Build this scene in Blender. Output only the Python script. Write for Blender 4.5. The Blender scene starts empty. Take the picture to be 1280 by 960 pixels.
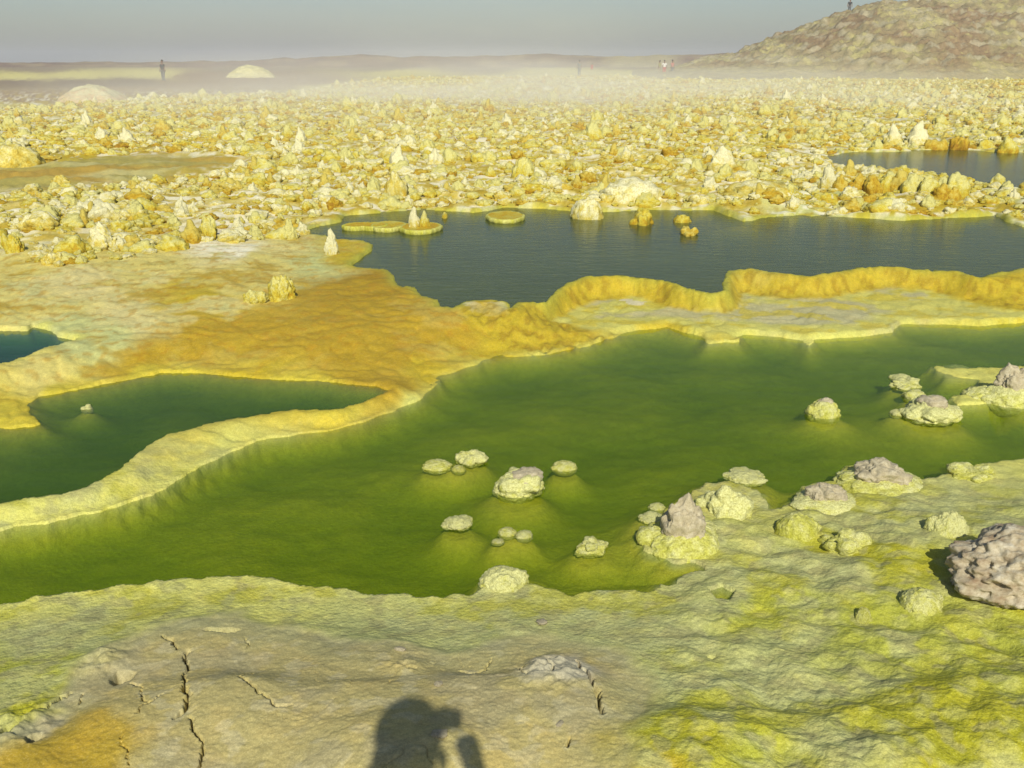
import bpy, bmesh, math, random
import numpy as np
from mathutils import Vector, Matrix

S = bpy.context.scene
COL = S.collection
rng = np.random.default_rng(7)
random.seed(7)
R_ = math.radians

# ------------------------------------------------------------------ camera, sky, sun, exposure
H, PITCH, F = 1.9, R_(18.2), 1229.0          # eye height above the green pool, tilt, focal length in 1280-wide pixels
cam = bpy.data.cameras.new('camera'); cam_o = bpy.data.objects.new('camera', cam); COL.objects.link(cam_o)
cam.sensor_width = 36.0; cam.lens = 36.0 * F / 1280.0
cam.clip_start = 0.02; cam.clip_end = 9000
cam_o.location = (0, 0, H); cam_o.rotation_euler = (math.pi/2 - PITCH, 0, 0)
S.camera = cam_o

SUN_EL, SUN_AZ = R_(36.4), R_(4.6)            # behind the camera, a little to its right
sun_dir = Vector((math.sin(SUN_AZ)*math.cos(SUN_EL), -math.cos(SUN_AZ)*math.cos(SUN_EL), math.sin(SUN_EL)))  # towards the sun
w = bpy.data.worlds.new('World'); S.world = w; w.use_nodes = True
wn = w.node_tree; bg = wn.nodes['Background']
sky = wn.nodes.new('ShaderNodeTexSky'); sky.sky_type = 'NISHITA'; sky.sun_disc = False
sky.sun_elevation = SUN_EL; sky.sun_rotation = math.pi - SUN_AZ
sky.air_density = 1.0; sky.dust_density = 1.2; sky.ozone_density = 2.5; sky.altitude = 0
wn.links.new(sky.outputs[0], bg.inputs[0]); bg.inputs[1].default_value = 0.075
sl = bpy.data.lights.new('sun', 'SUN'); sl.energy = 4.3; sl.angle = R_(0.5); sl.color = (1.0, 0.955, 0.83)
so = bpy.data.objects.new('sun', sl); COL.objects.link(so)
so.rotation_euler = sun_dir.to_track_quat('Z', 'Y').to_euler(); so.location = (5, -60, 45)
S.view_settings.view_transform = 'Standard'; S.view_settings.look = 'None'
S.view_settings.exposure = 0.1; S.view_settings.gamma = 1.0; S.view_settings.use_curve_mapping = False
S.render.engine = 'CYCLES'
S.cycles.use_denoising = True
S.cycles.max_bounces = 6; S.cycles.diffuse_bounces = 2; S.cycles.glossy_bounces = 2
S.cycles.transparent_max_bounces = 10; S.cycles.volume_bounces = 1
S.cycles.volume_step_rate = 2.0

# ------------------------------------------------------------------ small helpers
CP, SP = math.cos(PITCH), math.sin(PITCH)
def at(px, py, z=0.0):
    """point at height z seen at pixel (px, py) of the 1280x960 photograph"""
    u, v = (px-640)/F, (480-py)/F
    dx, dy, dz = u, CP + v*SP, -SP + v*CP
    t = (z-H)/dz
    return np.array([dx*t, dy*t, z])
def depth_of(p): return p[1]*CP + (H-p[2])*SP
def pxm(p): return depth_of(p)/F              # metres per photograph pixel at p

_perm = rng.permutation(256).astype(np.int32); _perm = np.concatenate([_perm]*3)
_ga = (rng.random(256)*2*np.pi).astype(np.float32); _gx, _gy = np.cos(_ga), np.sin(_ga)
def perlin(x, y, seed=0):
    xi = np.floor(x); yi = np.floor(y)
    fx = (x-xi).astype(np.float32); fy = (y-yi).astype(np.float32)
    ix = (xi.astype(np.int64)+seed*37) & 255; iy = (yi.astype(np.int64)+seed*91) & 255
    ux = fx*fx*fx*(fx*(fx*6-15)+10); uy = fy*fy*fy*(fy*(fy*6-15)+10)
    def g(a, b, dx, dy):
        h = _perm[_perm[a & 255]+(b & 255)]
        return _gx[h]*dx + _gy[h]*dy
    a = g(ix, iy, fx, fy); b = g(ix+1, iy, fx-1, fy); c = g(ix, iy+1, fx, fy-1); d = g(ix+1, iy+1, fx-1, fy-1)
    return ((a+(b-a)*ux)*(1-uy) + (c+(d-c)*ux)*uy)*1.5
def fbm(x, y, lam, octv=4, seed=0, gain=.5):
    s = 0; a = 1; f = 1/lam
    for o in range(octv):
        s = s + a*perlin(x*f+o*17.3, y*f-o*9.1, seed+o); a *= gain; f *= 2.03
    return s
def worley(x, y, seed=0):
    xi = np.floor(x); yi = np.floor(y); best = np.full(x.shape, 9., np.float32)
    ix = (xi.astype(np.int64)+seed*53) & 255; iy = (yi.astype(np.int64)+seed*29) & 255
    for dx in (-1, 0, 1):
        for dy in (-1, 0, 1):
            h = _perm[_perm[(ix+dx) & 255]+((iy+dy) & 255)]
            jx = (h/255.).astype(np.float32); jy = (_perm[h+7]/255.).astype(np.float32)
            d = (xi+dx+jx-x)**2 + (yi+dy+jy-y)**2
            best = np.minimum(best, d.astype(np.float32))
    return np.sqrt(best)
def sstep(a, b, x):
    t = np.clip((x-a)/(b-a), 0, 1); return t*t*(3-2*t)
def sdf(poly, X, Y, far=3.0):
    """signed distance to a closed polygon, negative inside; coarse beyond `far` metres"""
    P = np.asarray(poly, np.float32)[:, :2]
    lo, hi = P.min(0), P.max(0)
    bx = np.maximum(np.maximum(lo[0]-X, X-hi[0]), 0); by = np.maximum(np.maximum(lo[1]-Y, Y-hi[1]), 0)
    out = np.sqrt(bx*bx+by*by).astype(np.float32)
    m = out < far
    x, y = X[m], Y[m]
    best = np.full(x.shape, 1e9, np.float32); ins = np.zeros(x.shape, bool)
    Q = np.roll(P, -1, 0)
    for (ax, ay), (bx_, by_) in zip(P, Q):
        ex, ey = bx_-ax, by_-ay
        wx, wy = x-ax, y-ay
        t = np.clip((wx*ex+wy*ey)/max(ex*ex+ey*ey, 1e-9), 0, 1)
        best = np.minimum(best, (wx-ex*t)**2+(wy-ey*t)**2)
        c = (ay > y) != (by_ > y)
        if abs(ey) > 1e-9: ins ^= c & (x < ex*(y-ay)/ey+ax)
    d = np.sqrt(best); d[ins] *= -1
    out[m] = d
    return out
def linedist(lines, X, Y):
    best = np.full(X.shape, 1e9, np.float32)
    for P in lines:
        for (ax, ay), (bx_, by_) in zip(P[:-1], P[1:]):
            ex, ey = bx_-ax, by_-ay; wx, wy = X-ax, Y-ay
            t = np.clip((wx*ex+wy*ey)/max(ex*ex+ey*ey, 1e-9), 0, 1)
            best = np.minimum(best, (wx-ex*t)**2+(wy-ey*t)**2)
    return np.sqrt(best)

def mesh_np(name, V, Fc):
    """V (n,3), Fc (m,k) with one face size"""
    me = bpy.data.meshes.new(name)
    V = np.ascontiguousarray(V, np.float32); Fc = np.ascontiguousarray(Fc, np.int32); k = Fc.shape[1]
    me.vertices.add(len(V)); me.vertices.foreach_set('co', V.ravel())
    me.loops.add(Fc.size); me.loops.foreach_set('vertex_index', Fc.ravel())
    me.polygons.add(len(Fc)); me.polygons.foreach_set('loop_start', np.arange(0, Fc.size, k, dtype=np.int32))
    me.polygons.foreach_set('use_smooth', np.ones(len(Fc), bool))
    me.update(calc_edges=True); me.validate()
    return me
def link(name, me, mat=None, parent=None, loc=None):
    o = bpy.data.objects.new(name, me); COL.objects.link(o)
    if mat is not None and me is not None and not me.materials: me.materials.append(mat)
    if parent: o.parent = parent
    if loc is not None: o.location = loc
    return o
def empty(name, loc, rz=0, sc=1):
    o = bpy.data.objects.new(name, None); COL.objects.link(o)
    o.location = loc; o.rotation_euler = (0, 0, rz); o.scale = (sc,)*3; o.empty_display_size = .1
    return o
def tag(o, label=None, cat=None, group=None, kind=None):
    if label: o['label'] = label
    if cat: o['category'] = cat
    if group: o['group'] = group
    if kind: o['kind'] = kind
    return o

# ------------------------------------------------------------------ materials
class NT:
    def __init__(s, name):
        s.m = bpy.data.materials.new(name); s.m.use_nodes = True; s.t = s.m.node_tree
        s.t.nodes.clear(); s.out = s.n('OutputMaterial')
    def n(s, typ, **kw):
        nd = s.t.nodes.new('ShaderNode'+typ)
        for k, v in kw.items():
            if k.startswith('i_'):
                key = k[2:]
                nd.inputs[int(key) if key.isdigit() else key.replace('_', ' ')].default_value = v
            else: setattr(nd, k, v)
        return nd
    def l(s, a, b): s.t.links.new(a, b)
    def math(s, op, a, b=None, c=None, clamp=False):
        nd = s.n('Math', operation=op); nd.use_clamp = clamp
        for i, v in enumerate((a, b, c)):
            if v is None: continue
            if hasattr(v, 'is_linked'): s.l(v, nd.inputs[i])
            else: nd.inputs[i].default_value = v
        return nd.outputs[0]
    def mix(s, f, a, b, mode='MIX'):
        nd = s.n('Mix', data_type='RGBA', blend_type=mode)
        for i, v in ((0, f), (6, a), (7, b)):
            if hasattr(v, 'is_linked'): s.l(v, nd.inputs[i])
            else: nd.inputs[i].default_value = (*v, 1) if isinstance(v, tuple) and len(v) == 3 else v
        return nd.outputs[2]
    def ramp(s, f, stops, interp='LINEAR'):
        nd = s.n('ValToRGB'); cr = nd.color_ramp; cr.interpolation = interp
        while len(cr.elements) < len(stops): cr.elements.new(.5)
        for e, (p, c) in zip(cr.elements, stops): e.position = p; e.color = (*c, 1)
        s.l(f, nd.inputs[0]); return nd.outputs[0]
    def noise(s, vec, scale, detail=4, rough=.55, w=None):
        nd = s.n('TexNoise'); nd.inputs['Scale'].default_value = scale; nd.inputs['Detail'].default_value = detail
        nd.inputs['Roughness'].default_value = rough
        if w is not None: nd.noise_dimensions = '4D'; s.l(w, nd.inputs['W'])
        s.l(vec, nd.inputs['Vector']); return nd.outputs[0]
    def bump(s, h, dist, strength=1, normal=None):
        nd = s.n('Bump'); nd.inputs['Distance'].default_value = dist; nd.inputs['Strength'].default_value = strength
        s.l(h, nd.inputs['Height'])
        if normal is not None: s.l(normal, nd.inputs['Normal'])
        return nd.outputs[0]
    def principled(s, col, rough=.8, spec=.3, normal=None):
        b = s.n('BsdfPrincipled')
        if hasattr(col, 'is_linked'): s.l(col, b.inputs['Base Color'])
        else: b.inputs['Base Color'].default_value = (*col, 1)
        b.inputs['Roughness'].default_value = rough; b.inputs['Specular IOR Level'].default_value = spec
        if normal is not None: s.l(normal, b.inputs['Normal'])
        s.l(b.outputs[0], s.out.inputs['Surface']); return b

def ground_material(name='ground_crust'):
    t = NT(name)
    a = t.n('VertexColor', layer_name='Col').outputs[0]
    zone = t.n('Attribute', attribute_name='crust').outputs['Fac']          # 1 on knobbly salt, 0 on smooth mud
    pos = t.n('TexCoord').outputs['Object']
    n1 = t.noise(pos, 38, 5, .65); n2 = t.noise(pos, 9, 5, .6); n3 = t.noise(pos, 210, 3, .7)
    def vor(scale):
        nd = t.n('TexVoronoi', feature='SMOOTH_F1'); nd.inputs['Scale'].default_value = scale; nd.inputs['Smoothness'].default_value = .35; t.l(pos, nd.inputs['Vector']); return nd.outputs['Distance']
    v1, v2 = vor(55), vor(150)
    knob = t.math('SUBTRACT', 1.0, t.math('ADD', v1, t.math('MULTIPLY', v2, .4)))
    f = t.math('MULTIPLY', t.math('MULTIPLY_ADD', n1, .7, .65), t.math('MULTIPLY_ADD', n2, .4, .8))
    f = t.math('MULTIPLY', f, t.math('MULTIPLY_ADD', n3, 1.0, .5))
    sc = t.n('VectorMath', operation='SCALE'); t.l(a, sc.inputs[0]); t.l(f, sc.inputs[3])
    warm = t.mix(t.math('MULTIPLY', t.ramp(n2, [(.45, (0, 0, 0)), (.7, (1, 1, 1))]), .25), sc.outputs[0], t.mix(1.0, sc.outputs[0], (1.12, .88, .55), 'MULTIPLY'))
    pale = t.mix(t.math('MULTIPLY', t.ramp(n3, [(.56, (0, 0, 0)), (.72, (1, 1, 1))]), .35), warm, (.62, .58, .34))
    nb = t.bump(n1, .0035, .7); nb = t.bump(n3, .0016, .7, nb)
    nd = t.n('Bump'); nd.inputs['Distance'].default_value = .0045; t.l(knob, nd.inputs['Height']); t.l(t.math('MULTIPLY', zone, .75), nd.inputs['Strength']); t.l(nb, nd.inputs['Normal'])
    t.principled(pale, .85, .2, nd.outputs[0])
    return t.m

def salt_material(name, lo, mid, hi, bias=0.0, fine=1.0, scale=1.0):
    """mineral crust on a knob: three colours mixed by patches and by height; each copy a little different"""
    t = NT(name)
    tc = t.n('TexCoord').outputs['Object']; rnd = t.n('ObjectInfo').outputs['Random']
    wv = t.math('MULTIPLY', rnd, 60.0)
    n1 = t.noise(tc, 2.2*scale, 4, .6, wv); n2 = t.noise(tc, 6*scale, 4, .65, wv); n3 = t.noise(tc, 22*scale, 3, .6, wv)
    z = t.n('SeparateXYZ'); t.l(tc, z.inputs[0])
    f = t.math('MULTIPLY_ADD', z.outputs[2], .42, bias-.06)
    f = t.math('ADD', f, t.math('MULTIPLY', t.math('SUBTRACT', n1, .5), 1.9))
    f = t.math('ADD', f, t.math('MULTIPLY', t.math('SUBTRACT', n2, .5), 1.1))
    f = t.math('ADD', f, t.math('MULTIPLY_ADD', rnd, .5, .05), clamp=True)
    c = t.ramp(f, [(.05, lo), (.42, mid), (.8, hi)])
    c2 = t.mix(1.0, c, t.ramp(n3, [(.32, (.62, .58, .42)), (.58, (1, 1, 1))]), 'MULTIPLY')
    nb = t.bump(n2, .014*fine, .7); nb = t.bump(n3, .005*fine, .8, nb)
    t.principled(c2, .8, .25, nb)
    return t.m

def rock_material(name, a, b, c, scale=1.0, bump=1.0):
    t = NT(name)
    tc = t.n('TexCoord').outputs['Object']
    n1 = t.noise(tc, 2.2*scale, 6, .65); n2 = t.noise(tc, 11*scale, 5, .7); n3 = t.noise(tc, 40*scale, 3, .6)
    c1 = t.ramp(n1, [(.32, a), (.5, b), (.68, c)])
    c2 = t.mix(1.0, c1, t.ramp(n2, [(.3, (.7, .66, .6)), (.55, (1, 1, 1))]), 'MULTIPLY')
    nb = t.bump(n2, .012*bump, .8); nb = t.bump(n3, .005*bump, .8, nb)
    t.principled(c2, .85, .2, nb)
    return t.m

def plain_material(name, col, rough=.8, var=.2, scale=20):
    t = NT(name)
    tc = t.n('TexCoord').outputs['Object']; n = t.noise(tc, scale, 3)
    f = t.math('MULTIPLY_ADD', n, var*2, 1-var)
    sc = t.n('VectorMath', operation='SCALE'); sc.inputs[0].default_value = col; t.l(f, sc.inputs[3])
    t.principled(sc.outputs[0], rough, .3)
    return t.m

def water_material(name, absorb, ripple=.0, rough=.03, scale=6.0, ior=1.3, murk=(.06, .12, .005), turbid=.45):
    """clear mineral water: reflecting surface over a body that swallows light per channel"""
    t = NT(name)
    tc = t.n('TexCoord').outputs['Object']
    mp = t.n('Mapping'); mp.inputs['Scale'].default_value = (.55, 1.5, 1); t.l(tc, mp.inputs[0])
    n1 = t.noise(mp.outputs[0], scale, 3, .5); n2 = t.noise(mp.outputs[0], scale*3.7, 2, .5)
    nb = t.bump(t.math('ADD', n1, t.math('MULTIPLY', n2, .4)), ripple, 1.0)
    fr = t.n('Fresnel'); t.l(nb, fr.inputs['Normal'])
    t.l(t.math('MULTIPLY_ADD', t.n('NewGeometry').outputs['Backfacing'], 1/ior-ior, ior), fr.inputs['IOR'])   # the same reflectance met from below: rays are not bent
    tr = t.n('BsdfTransparent'); gl = t.n('BsdfGlossy'); gl.inputs['Roughness'].default_value = rough; t.l(nb, gl.inputs['Normal'])
    df = t.n('BsdfDiffuse'); df.inputs['Color'].default_value = (*murk, 1)          # silt and algae hanging just under the surface
    mm = t.n('MixShader'); mm.inputs[0].default_value = turbid; t.l(tr.outputs[0], mm.inputs[1]); t.l(df.outputs[0], mm.inputs[2])
    mx = t.n('MixShader'); t.l(fr.outputs[0], mx.inputs[0]); t.l(mm.outputs[0], mx.inputs[1]); t.l(gl.outputs[0], mx.inputs[2])
    t.l(mx.outputs[0], t.out.inputs['Surface'])
    d = max(absorb)/.97
    va = t.n('VolumeAbsorption'); va.inputs['Density'].default_value = d
    va.inputs['Color'].default_value = (*[1-a/d for a in absorb], 1)
    t.l(va.outputs[0], t.out.inputs['Volume'])
    return t.m

# ------------------------------------------------------------------ the place: shorelines (traced, then laid out on the ground)
def ring(pts, z): return np.array([at(x, y, z) for x, y in pts], np.float32)
ZG, ZL, ZF, ZU, ZR = 0.0, 0.045, 0.12, 0.15, 0.19
G_PTS = [(-330, 830), (-120, 775), (0, 760), (45, 750), (75, 745), (140, 736), (200, 728), (250, 723), (300, 720), (345, 726), (380, 734), (430, 739), (470, 746), (510, 744),
 (550, 749), (588, 744), (606, 728), (628, 714), (652, 722), (664, 734), (690, 740), (715, 746), (752, 739), (809, 741), (824, 732), (848, 731), (862, 716), (884, 712), (872, 702), (840, 704), (815, 692), (798, 676),
 (808, 660), (830, 640), (862, 620), (884, 606), (912, 604), (948, 616), (958, 640), (985, 632), (1002, 608), (1032, 602), (1078, 592), (1110, 582), (1150, 602), (1172, 598),
 (1205, 586), (1250, 578), (1290, 568), (1500, 548), (1560, 470), (1500, 402), (1330, 398), (1280, 402), (1235, 408), (1150, 405), (1125, 406), (1114, 416), (1060, 421), (1018, 424), (1010, 433), (998, 427), (975, 421),
 (930, 418), (922, 428), (888, 430), (878, 420), (835, 409), (795, 413), (770, 421), (740, 431), (700, 440), (662, 446), (630, 446), (605, 451), (577, 461), (555, 472),
 (541, 485), (528, 498), (505, 508), (480, 517), (445, 527), (420, 537), (385, 542), (350, 547), (320, 552), (290, 565), (255, 580), (230, 594), (205, 612), (170, 628),
 (130, 640), (60, 653), (0, 664), (-120, 690), (-330, 735)]
SMALLG_PTS = [(884, 738), (905, 734), (920, 742), (915, 752), (895, 752)]
RIGHTISLE_PTS = [(1165, 458), (1190, 462), (1230, 462), (1262, 460), (1330, 452), (1420, 465), (1420, 520), (1330, 518), (1282, 510), (1250, 500), (1228, 506), (1200, 508), (1186, 498), (1222, 488), (1216, 476), (1186, 472)]
L_PTS = [(-330, 690), (-120, 655), (0, 632), (60, 622), (100, 615), (130, 604), (150, 592), (165, 576), (185, 560), (215, 546), (260, 531), (320, 519), (370, 514), (420, 514), (450, 504),
 (478, 494), (490, 488), (470, 482), (440, 479), (400, 476), (370, 475), (335, 474), (290, 470), (240, 466), (200, 466), (165, 473), (120, 481), (80, 491), (44, 497), (30, 505), (36, 520), (50, 530), (20, 536), (0, 534), (-60, 537), (-330, 570)]
F_PTS = [(0, 413), (34, 414), (40, 409), (66, 414), (74, 421), (99, 427), (62, 438), (30, 450), (0, 462), (-90, 480), (-200, 440), (-80, 412)]
U_PTS = [(372, 290), (393, 294), (422, 301), (452, 303), (467, 308), (460, 318), (438, 330), (440, 335), (457, 337), (483, 341), (494, 347), (497, 360), (518, 365), (523, 371), (546, 378),
 (551, 386), (568, 388), (580, 381), (606, 377), (634, 381), (639, 387), (646, 381), (678, 380), (695, 362), (720, 352), (745, 347), (770, 347), (800, 350), (840, 355), (862, 363), (889, 370),
 (905, 366), (901, 355), (909, 341), (936, 338), (974, 344), (1013, 347), (1042, 343), (1105, 336), (1152, 339), (1197, 343), (1223, 349), (1241, 345), (1280, 338), (1500, 330), (1560, 300), (1420, 292), (1280, 284), (1240, 270), (1200, 272),
 (1130, 276), (1050, 271), (1000, 269), (960, 272), (925, 276), (888, 263), (800, 263), (740, 266), (680, 261), (627, 260), (590, 266), (526, 262), (432, 270), (428, 277)]
R_PTS = [(1030, 196), (1060, 190), (1110, 190), (1180, 186), (1250, 190), (1320, 192), (1420, 215), (1400, 246), (1300, 240), (1250, 236), (1210, 228), (1160, 216), (1090, 214), (1040, 206)]
T_PTS = [(690, 402), (716, 388), (748, 378), (787, 372), (833, 385), (872, 391), (905, 394), (922, 384), (933, 368), (980, 375), (1030, 375), (1078, 367), (1113, 361), (1167, 364), (1211, 376),
 (1250, 389), (1310, 392), (1310, 397), (1235, 405), (1130, 403), (1110, 412), (1015, 419), (930, 414), (885, 418), (835, 405), (795, 408), (740, 414)]
PG, PS, PL, PF, PU, PR, PT = ring(G_PTS, ZG), ring(SMALLG_PTS, .02), ring(L_PTS, ZL), ring(F_PTS, ZF), ring(U_PTS, ZU), ring(R_PTS, ZR), ring(T_PTS, .03)
PI_ = ring(RIGHTISLE_PTS, ZG)
M_PTS = [(-160, 1100), (-120, 930), (0, 905), (55, 862), (105, 800), (165, 772), (215, 756), (275, 750), (350, 762), (450, 776), (560, 790), (640, 776), (720, 772), (790, 786), (826, 822), (818, 872), (790, 925), (770, 1000), (760, 1120)]
PM = np.array([at(x, y, float(np.interp(y, [750, 840], [.09, .165]))) for x, y in M_PTS], np.float32)
PM = np.vstack([PM[1:-1], [[.35, .9, 0], [.6, -1.2, 0], [-1.4, -1.2, 0], [-1.9, 1.2, 0]]])
CRACKS = [[(200, 767), (210, 776), (220, 788)], [(231, 789), (230, 811), (226, 830), (233, 846), (230, 860), (237, 867), (231, 886), (219, 896)],
 [(234, 896), (244, 911), (251, 919), (256, 930), (247, 942), (246, 956)], [(315, 824), (301, 842), (312, 856), (328, 867), (347, 880), (362, 881)],
 [(200, 861), (178, 880), (170, 892)], [(164, 836), (175, 852), (182, 870)], [(722, 805), (725, 819), (736, 832), (747, 854), (753, 880)], [(681, 817), (694, 824), (686, 835)],
 [(572, 816), (590, 817), (611, 813)], [(612, 795), (609, 812)], [(655, 815), (652, 828), (660, 838)], [(708, 925), (714, 915)], [(30, 880), (70, 862), (85, 850)], [(100, 850), (96, 862)],
 [(305, 768), (306, 784)], [(150, 920), (160, 945), (158, 958)]]
CRW = [.005, .010, .006, .005, .003, .003, .010, .006, .003, .003, .004, .008, .006, .004, .003, .003]
CRL = [np.array([at(x, y, .15)[:2] for x, y in c]) for c in CRACKS]
# salt islets standing in the green pool: px, py of the waterline's middle, half width in px, height in px, name of look
ISLETS = [(587, 577, 24, 17, 'p'), (546, 585, 20, 9, 'p'), (573, 588, 10, 7, 'p'), (645, 617, 37, 29, 'r'), (706, 586, 18, 10, 'p'), (572, 658, 22, 13, 'p'), (634, 668, 13, 9, 'p'), (655, 671, 12, 8, 'p'), (622, 678, 9, 4, 'p'),
 (737, 690, 25, 17, 'p'), (1032, 520, 24, 22, 'r'), (1128, 475, 14, 8, 'p'), (1133, 484, 22, 10, 'p'), (1146, 498, 16, 12, 'p'), (1167, 524, 40, 28, 'r'), (1122, 518, 11, 7, 'p'), (934, 600, 30, 9, 'p'), 
 (815, 652, 20, 12, 'p'), (822, 636, 12, 8, 'p'), (628, 735, 34, 25, 'p')]
ISLE_XYR = [(*at(x, y, ZG)[:2], hw*pxm(at(x, y, ZG))) for x, y, hw, hh, k in ISLETS]
L_ISLET = at(109, 510, ZL)

C = dict(W=(.80, .77, .58), PY=(.60, .52, .15), PW=(.60, .53, .22), Y=(.53, .44, .04), YO=(.47, .36, .02), O=(.42, .285, .018), DO=(.33, .21, .012), GY=(.39, .405, .048), GS=(.39, .38, .022),
 DM=(.57, .56, .14), PG=(.50, .52, .20), GR=(.40, .39, .20), CR=(.42, .435, .16), TN=(.425, .365, .145), FD=(.60, .50, .13), WF=(.40, .33, .09), RB=(.24, .135, .06), RD=(.17, .105, .06), ST=(.62, .56, .18), BR=(.26, .19, .11), FY=(.60, .54, .16))
CTRL = [(20, 330, 'PY'), (100, 352, 'PW'), (200, 340, 'PY'), (60, 384, 'PY'), (150, 392, 'PW'), (250, 372, 'YO'), (300, 350, 'PY'), (330, 402, 'O'), (250, 412, 'O'), (430, 365, 'DO'), (470, 350, 'DO'), (480, 380, 'O'), (420, 420, 'O'), (500, 415, 'O'),
 (470, 450, 'O'), (550, 405, 'O'), (530, 432, 'YO'), (620, 410, 'YO'), (700, 402, 'YO'), (745, 405, 'Y'), (650, 432, 'YO'), (300, 440, 'YO'), (200, 445, 'Y'), (100, 462, 'Y'), (30, 485, 'Y'), (400, 457, 'Y'), (120, 408, 'PG'), (80, 402, 'PG'), (180, 425, 'O'), (10, 500, 'Y'), (10, 525, 'DM'), (50, 445, 'PY'),
 (440, 312, 'YO'), (395, 328, 'PG'), (290, 305, 'W'), (330, 320, 'PY'), (150, 325, 'PY'), (20, 645, 'DM'), (150, 620, 'DM'), (200, 590, 'DM'), (300, 540, 'DM'), (450, 515, 'DM'), (540, 470, 'DM'), (570, 450, 'DM'), (620, 442, 'DM'), (690, 437, 'PY'),
 (760, 402, 'CR'), (860, 402, 'DM'), (950, 402, 'DM'), (1000, 372, 'GR'), (1100, 370, 'GR'), (1050, 402, 'DM'), (1200, 395, 'DM'), (1270, 375, 'Y'), (1270, 350, 'YO'), (1400, 370, 'Y'), (730, 368, 'YO'), (800, 362, 'YO'), (860, 378, 'YO'), (1000, 358, 'YO'), (1100, 350, 'YO'), (1200, 358, 'YO'), (640, 385, 'YO'), (590, 385, 'YO'),
 (100, 755, 'CR'), (200, 742, 'DM'), (300, 735, 'DM'), (450, 757, 'CR'), (600, 757, 'CR'), (700, 757, 'CR'), (800, 760, 'CR'), (30, 800, 'GY'), (15, 845, 'GS'), (100, 790, 'CR'), (-100, 830, 'GY'),
 (900, 680, 'CR'), (950, 705, 'GY'), (1000, 680, 'CR'), (1100, 655, 'GS'), (1200, 615, 'CR'), (1000, 760, 'CR'), (900, 800, 'CR'), (1100, 740, 'GY'), (860, 900, 'GS'), (815, 945, 'YO'), (950, 900, 'GY'), (1050, 905, 'CR'), (1150, 850, 'GS'), (1200, 935, 'GS'), (1230, 480, 'DM'), (1300, 490, 'DM'), (1180, 461, 'DM'), (1380, 490, 'DM'), (1265, 800, 'GY'), (1240, 900, 'GS'), (900, 945, 'GY'), (1000, 830, 'CR'), (850, 830, 'GY'), (1350, 700, 'GY'),
 (100, 285, 'FD'), (300, 255, 'FD'), (500, 248, 'FD'), (700, 245, 'FD'), (900, 245, 'FD'), (1100, 262, 'YO'), (1200, 250, 'YO'), (1000, 215, 'FD'), (60, 222, 'WF'), (10, 228, 'WF'), (200, 210, 'O'), (120, 205, 'YO'), (260, 200, 'FD'), (60, 170, 'FY'), (300, 170, 'FY'), (1240, 232, 'PG'), (1300, 236, 'PG'), (1100, 186, 'PG'), (1020, 250, 'PG'),
 (500, 140, 'FY'), (800, 140, 'FY'), (1200, 140, 'FY'), (640, 105, 'FY'), (900, 104, 'FY'), (1200, 104, 'Y'), (420, 112, 'FY'), (380, 128, 'FY'), (180, 135, 'FY'), (20, 140, 'FY'),
 (100, 104, 'RD'), (40, 122, 'RB'), (250, 110, 'RB'), (160, 104, 'RD'), (330, 108, 'RB'), (160, 116, 'RB'), (380, 103, 'RB'), (20, 104, 'RD'), (100, 95, 'ST'), (20, 97, 'ST'), (190, 93.5, 'ST'), (250, 96, 'RB'), (330, 96, 'RB'), (50, 86, 'BR'), (300, 86, 'BR'), (480, 86, 'BR'), (500, 91, 'ST'), (700, 90, 'ST'), (800, 92, 'FY'), (600, 84, 'BR'), (800, 84, 'BR')]
WET = ring([(-260, 250), (0, 240), (120, 232), (215, 222), (300, 208), (330, 196), (240, 188), (110, 192), (40, 200), (-260, 196)], .3)
CX = np.array([c[0] for c in CTRL], np.float32); CY = np.array([c[1] for c in CTRL], np.float32); CC = np.array([C[c[2]] for c in CTRL], np.float32)
ZCTRL = [(100, 305, .23), (250, 345, .21), (200, 400, .18), (430, 380, .185), (300, 430, .15), (0, 385, .19), (640, 415, .12), (740, 402, .10), (690, 425, .08), (500, 440, .12), (300, 545, .085), (150, 620, .085), (450, 510, .085), (210, 585, .085), (450, 795, .13), (300, 850, .17), (450, 850, .17), (600, 840, .165), (500, 900, .19), (690, 835, .17), (150, 890, .16), (30, 850, .11), (950, 800, .09), (1000, 700, .06),
 (1100, 720, .09), (1100, 900, .13), (1250, 850, .14), (830, 900, .16), (850, 800, .10), (600, 780, .10), (1200, 640, .08), (1260, 620, .09), (10, 940, .16), (640, 1050, .2), (300, 1050, .2), (1100, 1050, .16), (950, 650, .05), (200, 770, .10), (320, 775, .105)]
ZX = np.array([c[0] for c in ZCTRL], np.float32); ZY = np.array([c[1] for c in ZCTRL], np.float32); ZV = np.array([c[2] for c in ZCTRL], np.float32)

def station(X, Y, z=.2):
    """bearing and depression of a ground point as photograph pixels (for looking up the traced tables)"""
    Yc = np.maximum(Y, .25)
    d = Yc*CP + (H-z)*SP
    return 640 + F*X/d, 480 - F*(-(H-z)*CP + Yc*SP)/d

def lerp3(a, b, t): return a + (np.asarray(b, np.float32)-a)*t[:, None]

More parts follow.
